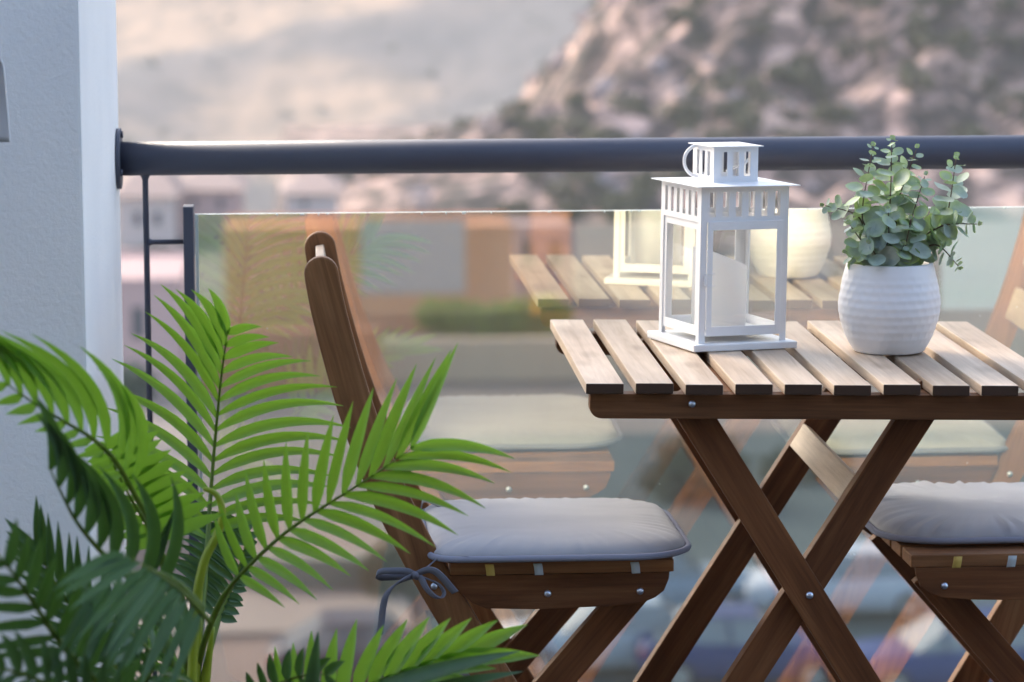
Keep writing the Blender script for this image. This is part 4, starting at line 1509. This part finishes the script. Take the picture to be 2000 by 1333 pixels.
def house(name, px0, px1, y_base_px, y_top_px, Y, depth, wallm, label, wins=(), roofm=None, roof_h=0.0, panels=()):
    a, b2 = at(px0, y_base_px, Y), at(px1, y_base_px, Y)
    top = at((px0 + px1) / 2, y_top_px, Y).z
    x0, x1 = a.x, b2.x
    root = thing(name, ((x0 + x1) / 2, Y, ZS), label, 'building')
    bm = bmesh.new()
    box(bm, (x0, Y, ZS - 0.5), (x1, Y + depth, top), 0.02)
    obj('wall', bm, wallm, root)
    for (u0, u1, v0, v1, mm, nm) in list(wins) + list(panels):
        wx0, wx1 = at(u0, v0, Y).x, at(u1, v0, Y).x
        wz0, wz1 = at(u0, v1, Y).z, at(u0, v0, Y).z
        bm = bmesh.new()
        box(bm, (wx0, Y - 0.06, wz0), (wx1, Y - 0.004, wz1), 0.01)
        obj(nm, bm, mm, root)
    if roofm:
        bm = bmesh.new()
        e = 0.35
        h = roof_h
        vs = [bm.verts.new(q) for q in ((x0 - e, Y - e, top + 0.01), (x1 + e, Y - e, top + 0.01), (x1 + e, Y + depth + e, top + 0.01), (x0 - e, Y + depth + e, top + 0.01),
                                        (x0 + 0.8, Y + depth / 2, top + h), (x1 - 0.8, Y + depth / 2, top + h))]
        for q in ((0, 1, 5, 4), (1, 2, 5), (2, 3, 4, 5), (3, 0, 4), (3, 2, 1, 0)):
            bm.faces.new([vs[i] for i in q])
        obj('roof', bm, roofm, root)
    else:
        for q in ((x0 - 0.05, Y - 0.05, x1 + 0.05, Y + 0.2), (x0 - 0.05, Y + depth - 0.2, x1 + 0.05, Y + depth + 0.05)):
            bm = bmesh.new()
            box(bm, (q[0], q[1], top + 0.003), (q[2], q[3], top + 0.18))
            obj('parapet', bm, wallm, root)
    return root


house('house', 440, 1002, 642, 452, 105, 4, M['salmon'], 'low salmon building with a large pale grey panel behind the glass',
      panels=[(704, 908, 430, 575, M['greypanel'], 'shutter')], wins=[])
house('house', 1004, 1120, 600, 450, 112, 4, M['pinkr'], 'narrow pinkish building right of the salmon building', wins=[(1022, 1040, 470, 520, M['win'], 'window'), (1075, 1095, 470, 520, M['win'], 'window')])
house('house', 150, 352, 720, 556, 92, 8, M['pinkr'], 'pink garden building beneath the dark bush near the wall', wins=[(258, 280, 600, 660, M['win'], 'window')])
house('house', 230, 340, 470, 385, 134, 8, M['cream'], 'pale cottage high behind the round railing post', roofm=M['tile'], roof_h=1.0, wins=[(262, 276, 415, 440, M['win'], 'window'), (300, 314, 415, 440, M['win'], 'window')])
house('house', 350, 468, 440, 372, 138, 8, M['pinkr'], 'pinkish cottage just under the handrail near the post', roofm=M['tile'], roof_h=0.7, wins=[(372, 384, 388, 408, M['win'], 'window'), (425, 437, 388, 408, M['win'], 'window')])
house('house', 560, 660, 440, 378, 139, 8, M['cream'], 'small pale cottage just under the handrail left of the rocky slope', roofm=M['tile'], roof_h=0.7, wins=[(590, 600, 390, 406, M['win'], 'window')])
house('house', 1380, 1620, 660, 480, 118, 9, M['cream'], 'cream building behind the lantern', roofm=M['tile'], roof_h=1.0, wins=[(1420, 1440, 520, 560, M['win'], 'window'), (1540, 1560, 520, 560, M['win'], 'window')])


def wall_thing(name, px0, px1, py0, py1, Y, depth, m, label, cat='wall'):
    a, b2 = at(px0, py1, Y), at(px1, py1, Y)
    bm = bmesh.new()
    box(bm, (a.x, Y, ZS - 0.3), (b2.x, Y + depth, at(px0, py0, Y).z), 0.02)
    return tag(obj(name, bm, m), label, cat)


wall_thing('garden_wall', 560, 1330, 668, 800, 94, 0.5, M['greige'], 'long greige garden wall beneath the hedge')
M['terracotta'] = mat('terracotta_wall', (0.46, 0.185, 0.09), 0.9)
wall_thing('terrace_wall', 395, 745, 648, 850, 92.5, 0.5, M['terracotta'], 'terracotta terrace wall behind the chair back')
wall_thing('garden_wall', 490, 790, 1095, 1215, 64.2, 0.6, M['greenwall'], 'low mossy green wall along the street seen left of the chair')
wall_thing('garden_wall', 230, 470, 1030, 1215, 66.0, 0.6, M['earth'], 'brownish wall along the street behind the palm crown')


def bush(name, px, py, Y, rx, rz_, n, m, label, size=0.35, seed=1):
    c_ = at(px, py, Y)
    root = thing(name, (c_.x, Y, ZS), label, 'bush' if name != 'hedge' else 'hedge')
    rd = random.Random(seed)
    bm = bmesh.new()
    lay = bm.verts.layers.float.new('tone')
    if name == 'hedge':
        k = max(2, int(rx / 0.22))
        for i in range(k):
            xx = c_.x - rx + 2 * rx * i / (k - 1)
            leafcloud(bm, lay, (xx, Y, c_.z + rd.uniform(-0.15, 0.2)), 0.8, 0.8, rz_, n // k, size, rd)
    else:
        for i in range(5):
            leafcloud(bm, lay, (c_.x + rd.uniform(-0.45, 0.45) * rx, Y + rd.uniform(-0.3, 0.3) * rx, c_.z + rd.uniform(-0.3, 0.35) * rz_), rx * 0.65, rx * 0.65, rz_ * 0.65, n // 5, size, rd)
    obj('foliage', bm, m, root)
    bm = bmesh.new()
    for i in range(4):
        sweep(bm, [(c_.x + rd.uniform(-.1, .1), Y, ZS - 0.05), (c_.x + rd.uniform(-.5, .5) * rx * 0.6, Y + rd.uniform(-.2, .2), c_.z)], [0.08, 0.03], 6)
    obj('stem', bm, M['stem'], root)
    return root


bush('hedge', 965, 625, 97, 1.9, 0.75, 1500, M['hedge_leaf'], 'olive green hedge in front of the salmon building', 0.4, 2)
bush('shrub', 296, 520, 112, 1.4, 1.15, 900, M['bush_leaf'], 'dark green shrub between the two railing posts', 0.4, 3)
bush('shrub', 250, 760, 84, 0.9, 1.0, 600, M['bush_leaf'], 'dark shrub by the wall edge left of the big palm frond', 0.35, 4)
bush('shrub', 1330, 930, 74, 1.8, 1.3, 900, M['bush_leaf'], 'wide dark shrub beyond the street behind the table legs', 0.4, 5)
bush('shrub', 760, 1130, 63.8, 0.8, 1.1, 600, M['bush_leaf'], 'roadside shrub left of the tied bow', 0.3, 6)
bush('shrub', 1560, 930, 77, 1.6, 1.2, 900, M['bush_leaf'], 'roadside shrub between the crossed table legs', 0.4, 7)

# ---- parked cars
M['tyre'] = mat('tyre_rubber', (0.03, 0.03, 0.032), 0.9)
M['carglass'] = mat('car_glass', (0.10, 0.13, 0.15), 0.06, 0.8)
M['rim'] = mat('alloy_rim', (0.55, 0.56, 0.58), 0.3, 0.5, 0.8)
M['lamp_red'] = mat('tail_lamp', (0.45, 0.02, 0.02), 0.2)
M['lamp_white'] = mat('head_lamp', (0.75, 0.76, 0.78), 0.15)


def car(px, Y, color, label, ln=4.2, yaw=0.0, flip=1):
    c_ = at(px, 1250, Y)
    root = thing('parked_car', (c_.x, Y, ZS + 0.02), label, 'car', 'cars parked along the street')
    paint = mat('car_paint', color, 0.5, 0.12)
    paint.node_tree.nodes['Principled BSDF'].inputs['Coat Weight'].default_value = 0.12
    mtx = Matrix.Translation((c_.x, Y, ZS + 0.02)) @ Matrix.Rotation(math.radians(yaw), 4, 'Z')
    h = ln / 2
    # body: stations along x, (x, half width, z low, z high)
    st = [(-h, 0.70, 0.42, 0.72), (-h + 0.08, 0.80, 0.30, 0.80), (-h * 0.62, 0.86, 0.22, 0.86), (-0.2, 0.87, 0.20, 0.90), (h * 0.45, 0.87, 0.20, 0.93), (h * 0.85, 0.84, 0.25, 0.93), (h - 0.05, 0.78, 0.34, 0.88), (h, 0.70, 0.42, 0.78)]
    bm = bmesh.new()
    rings = []
    for x_, w_, z0, z1 in st:
        ring = []
        for yy, zz in ((-w_ * 0.9, z0), (-w_, z0 + 0.12), (-w_, (z0 + z1) / 2), (-w_ * 0.94, z1 - 0.05), (-w_ * 0.86, z1), (w_ * 0.86, z1), (w_ * 0.94, z1 - 0.05), (w_, (z0 + z1) / 2), (w_, z0 + 0.12), (w_ * 0.9, z0)):
            ring.append(bm.verts.new((flip * x_, yy, zz)))
        rings.append(ring)
    for a, c2 in zip(rings[:-1], rings[1:]):
        for i in range(10):
            bm.faces.new((a[i], a[(i + 1) % 10], c2[(i + 1) % 10], c2[i])).smooth = True
    bm.faces.new(rings[0])
    bm.faces.new(rings[-1][::-1])
    bmesh.ops.recalc_face_normals(bm, faces=bm.faces)
    obj('body', bm, paint, root, mtx)
    # cabin glass, then the roof skin
    bm = bmesh.new()
    cb_ = [(-h * 0.42, 0.76, 0.905, 0.0), (-h * 0.10, 0.64, 1.38, 1.0), (h * 0.48, 0.62, 1.40, 1.0), (h * 0.86, 0.74, 0.915, 0.0)]
    lo2 = [bm.verts.new((flip * x_, s * w_, z_)) for x_, w_, z_, _ in (cb_[0], cb_[3]) for s in (-1, 1)]
    hi2 = [bm.verts.new((flip * x_, s * w_, z_)) for x_, w_, z_, _ in (cb_[1], cb_[2]) for s in (-1, 1)]
    for q in ((lo2[0], lo2[1], hi2[1], hi2[0]), (lo2[2], hi2[2], hi2[3], lo2[3]), (lo2[0], hi2[0], hi2[2], lo2[2]), (lo2[1], lo2[3], hi2[3], hi2[1]), (hi2[0], hi2[1], hi2[3], hi2[2])):
        bm.faces.new(q)
    bmesh.ops.recalc_face_normals(bm, faces=bm.faces)
    obj('windows', bm, M['carglass'], root, mtx)
    bm = bmesh.new()
    x0, x1 = sorted((flip * cb_[1][0], flip * cb_[2][0]))
    box(bm, (x0 - 0.05, -0.655, 1.385), (x1 + 0.05, 0.655, 1.435), 0.02)
    for fx in (0.12, 0.5):
        xx = flip * (-h * 0.25 + fx * h * 0.8)
        for s in (-1, 1):
            sweep(bm, [(xx, s * 0.775, 0.90), (xx, s * 0.66, 1.39)], 0.03, 6)
    obj('roof', bm, paint, root, mtx)
    for x_ in (-h * 0.62, h * 0.62):
        for s in (-1, 1):
            bm = bmesh.new()
            sweep(bm, [(x_, s * 0.68, 0.31), (x_, s * 0.885, 0.31)], 0.31, 20)
            wh = obj('wheel', bm, M['tyre'], root, mtx)
            bm = bmesh.new()
            sweep(bm, [(x_, s * 0.886, 0.31), (x_, s * 0.895, 0.31)], 0.20, 16)
            obj('rim', bm, M['rim'], wh, mtx)
    for s in (-1, 1):
        bm = bmesh.new()
        box(bm, (-h + 0.0 if flip > 0 else h - 0.1, s * 0.62 - 0.12, 0.62), (-h + 0.1 if flip > 0 else h, s * 0.62 + 0.12, 0.74), 0.02)
        obj('headlight', bm, M['lamp_white'], root, mtx)
        bm = bmesh.new()
        box(bm, (h - 0.12 if flip > 0 else -h + 0.02, s * 0.66 - 0.1, 0.66), (h - 0.02 if flip > 0 else -h + 0.12, s * 0.66 + 0.1, 0.84), 0.02)
        obj('tail_light', bm, M['lamp_red'], root, mtx)
    return root


car(1860, 55.2, (0.006, 0.032, 0.15), 'deep blue parked car under the right chair', 4.3, 4)
car(1450, 56.0, (0.007, 0.028, 0.12), 'navy blue parked car behind the crossed table legs', 4.1, -3, -1)
car(1180, 57.2, (0.30, 0.36, 0.40), 'pale silver parked car below the left chair seat', 4.2, 2)
car(730, 56.0, (0.015, 0.025, 0.05), 'dark parked car low between palm and left chair', 4.0, 0, -1)
car(1640, 61.5, (0.42, 0.46, 0.50), 'pale parked car seen through the crossed table legs', 4.2, 0)
car(1290, 62.0, (0.20, 0.27, 0.33), 'grey blue parked car just right of the left chair seat', 4.2, 0, -1)

# ---- air: the far hills fade
mh = bpy.data.materials.new('thin_haze')
mh.use_nodes = True
mh.node_tree.nodes.clear()
out = mh.node_tree.nodes.new('ShaderNodeOutputMaterial')
pvn = mh.node_tree.nodes.new('ShaderNodeVolumePrincipled')
pvn.inputs['Color'].default_value = (0.92, 0.92, 0.95, 1)
pvn.inputs['Density'].default_value = 0.0006
pvn.inputs['Anisotropy'].default_value = 0.0
mh.node_tree.links.new(pvn.outputs[0], out.inputs['Volume'])
HAZE = True
if HAZE:
    bm = bmesh.new()
    box(bm, (-900, -60, -120), (1100, 2400, 640))
    tag(obj('haze', bm, mh), 'thin pale haze over the valley', 'haze', kind='stuff')
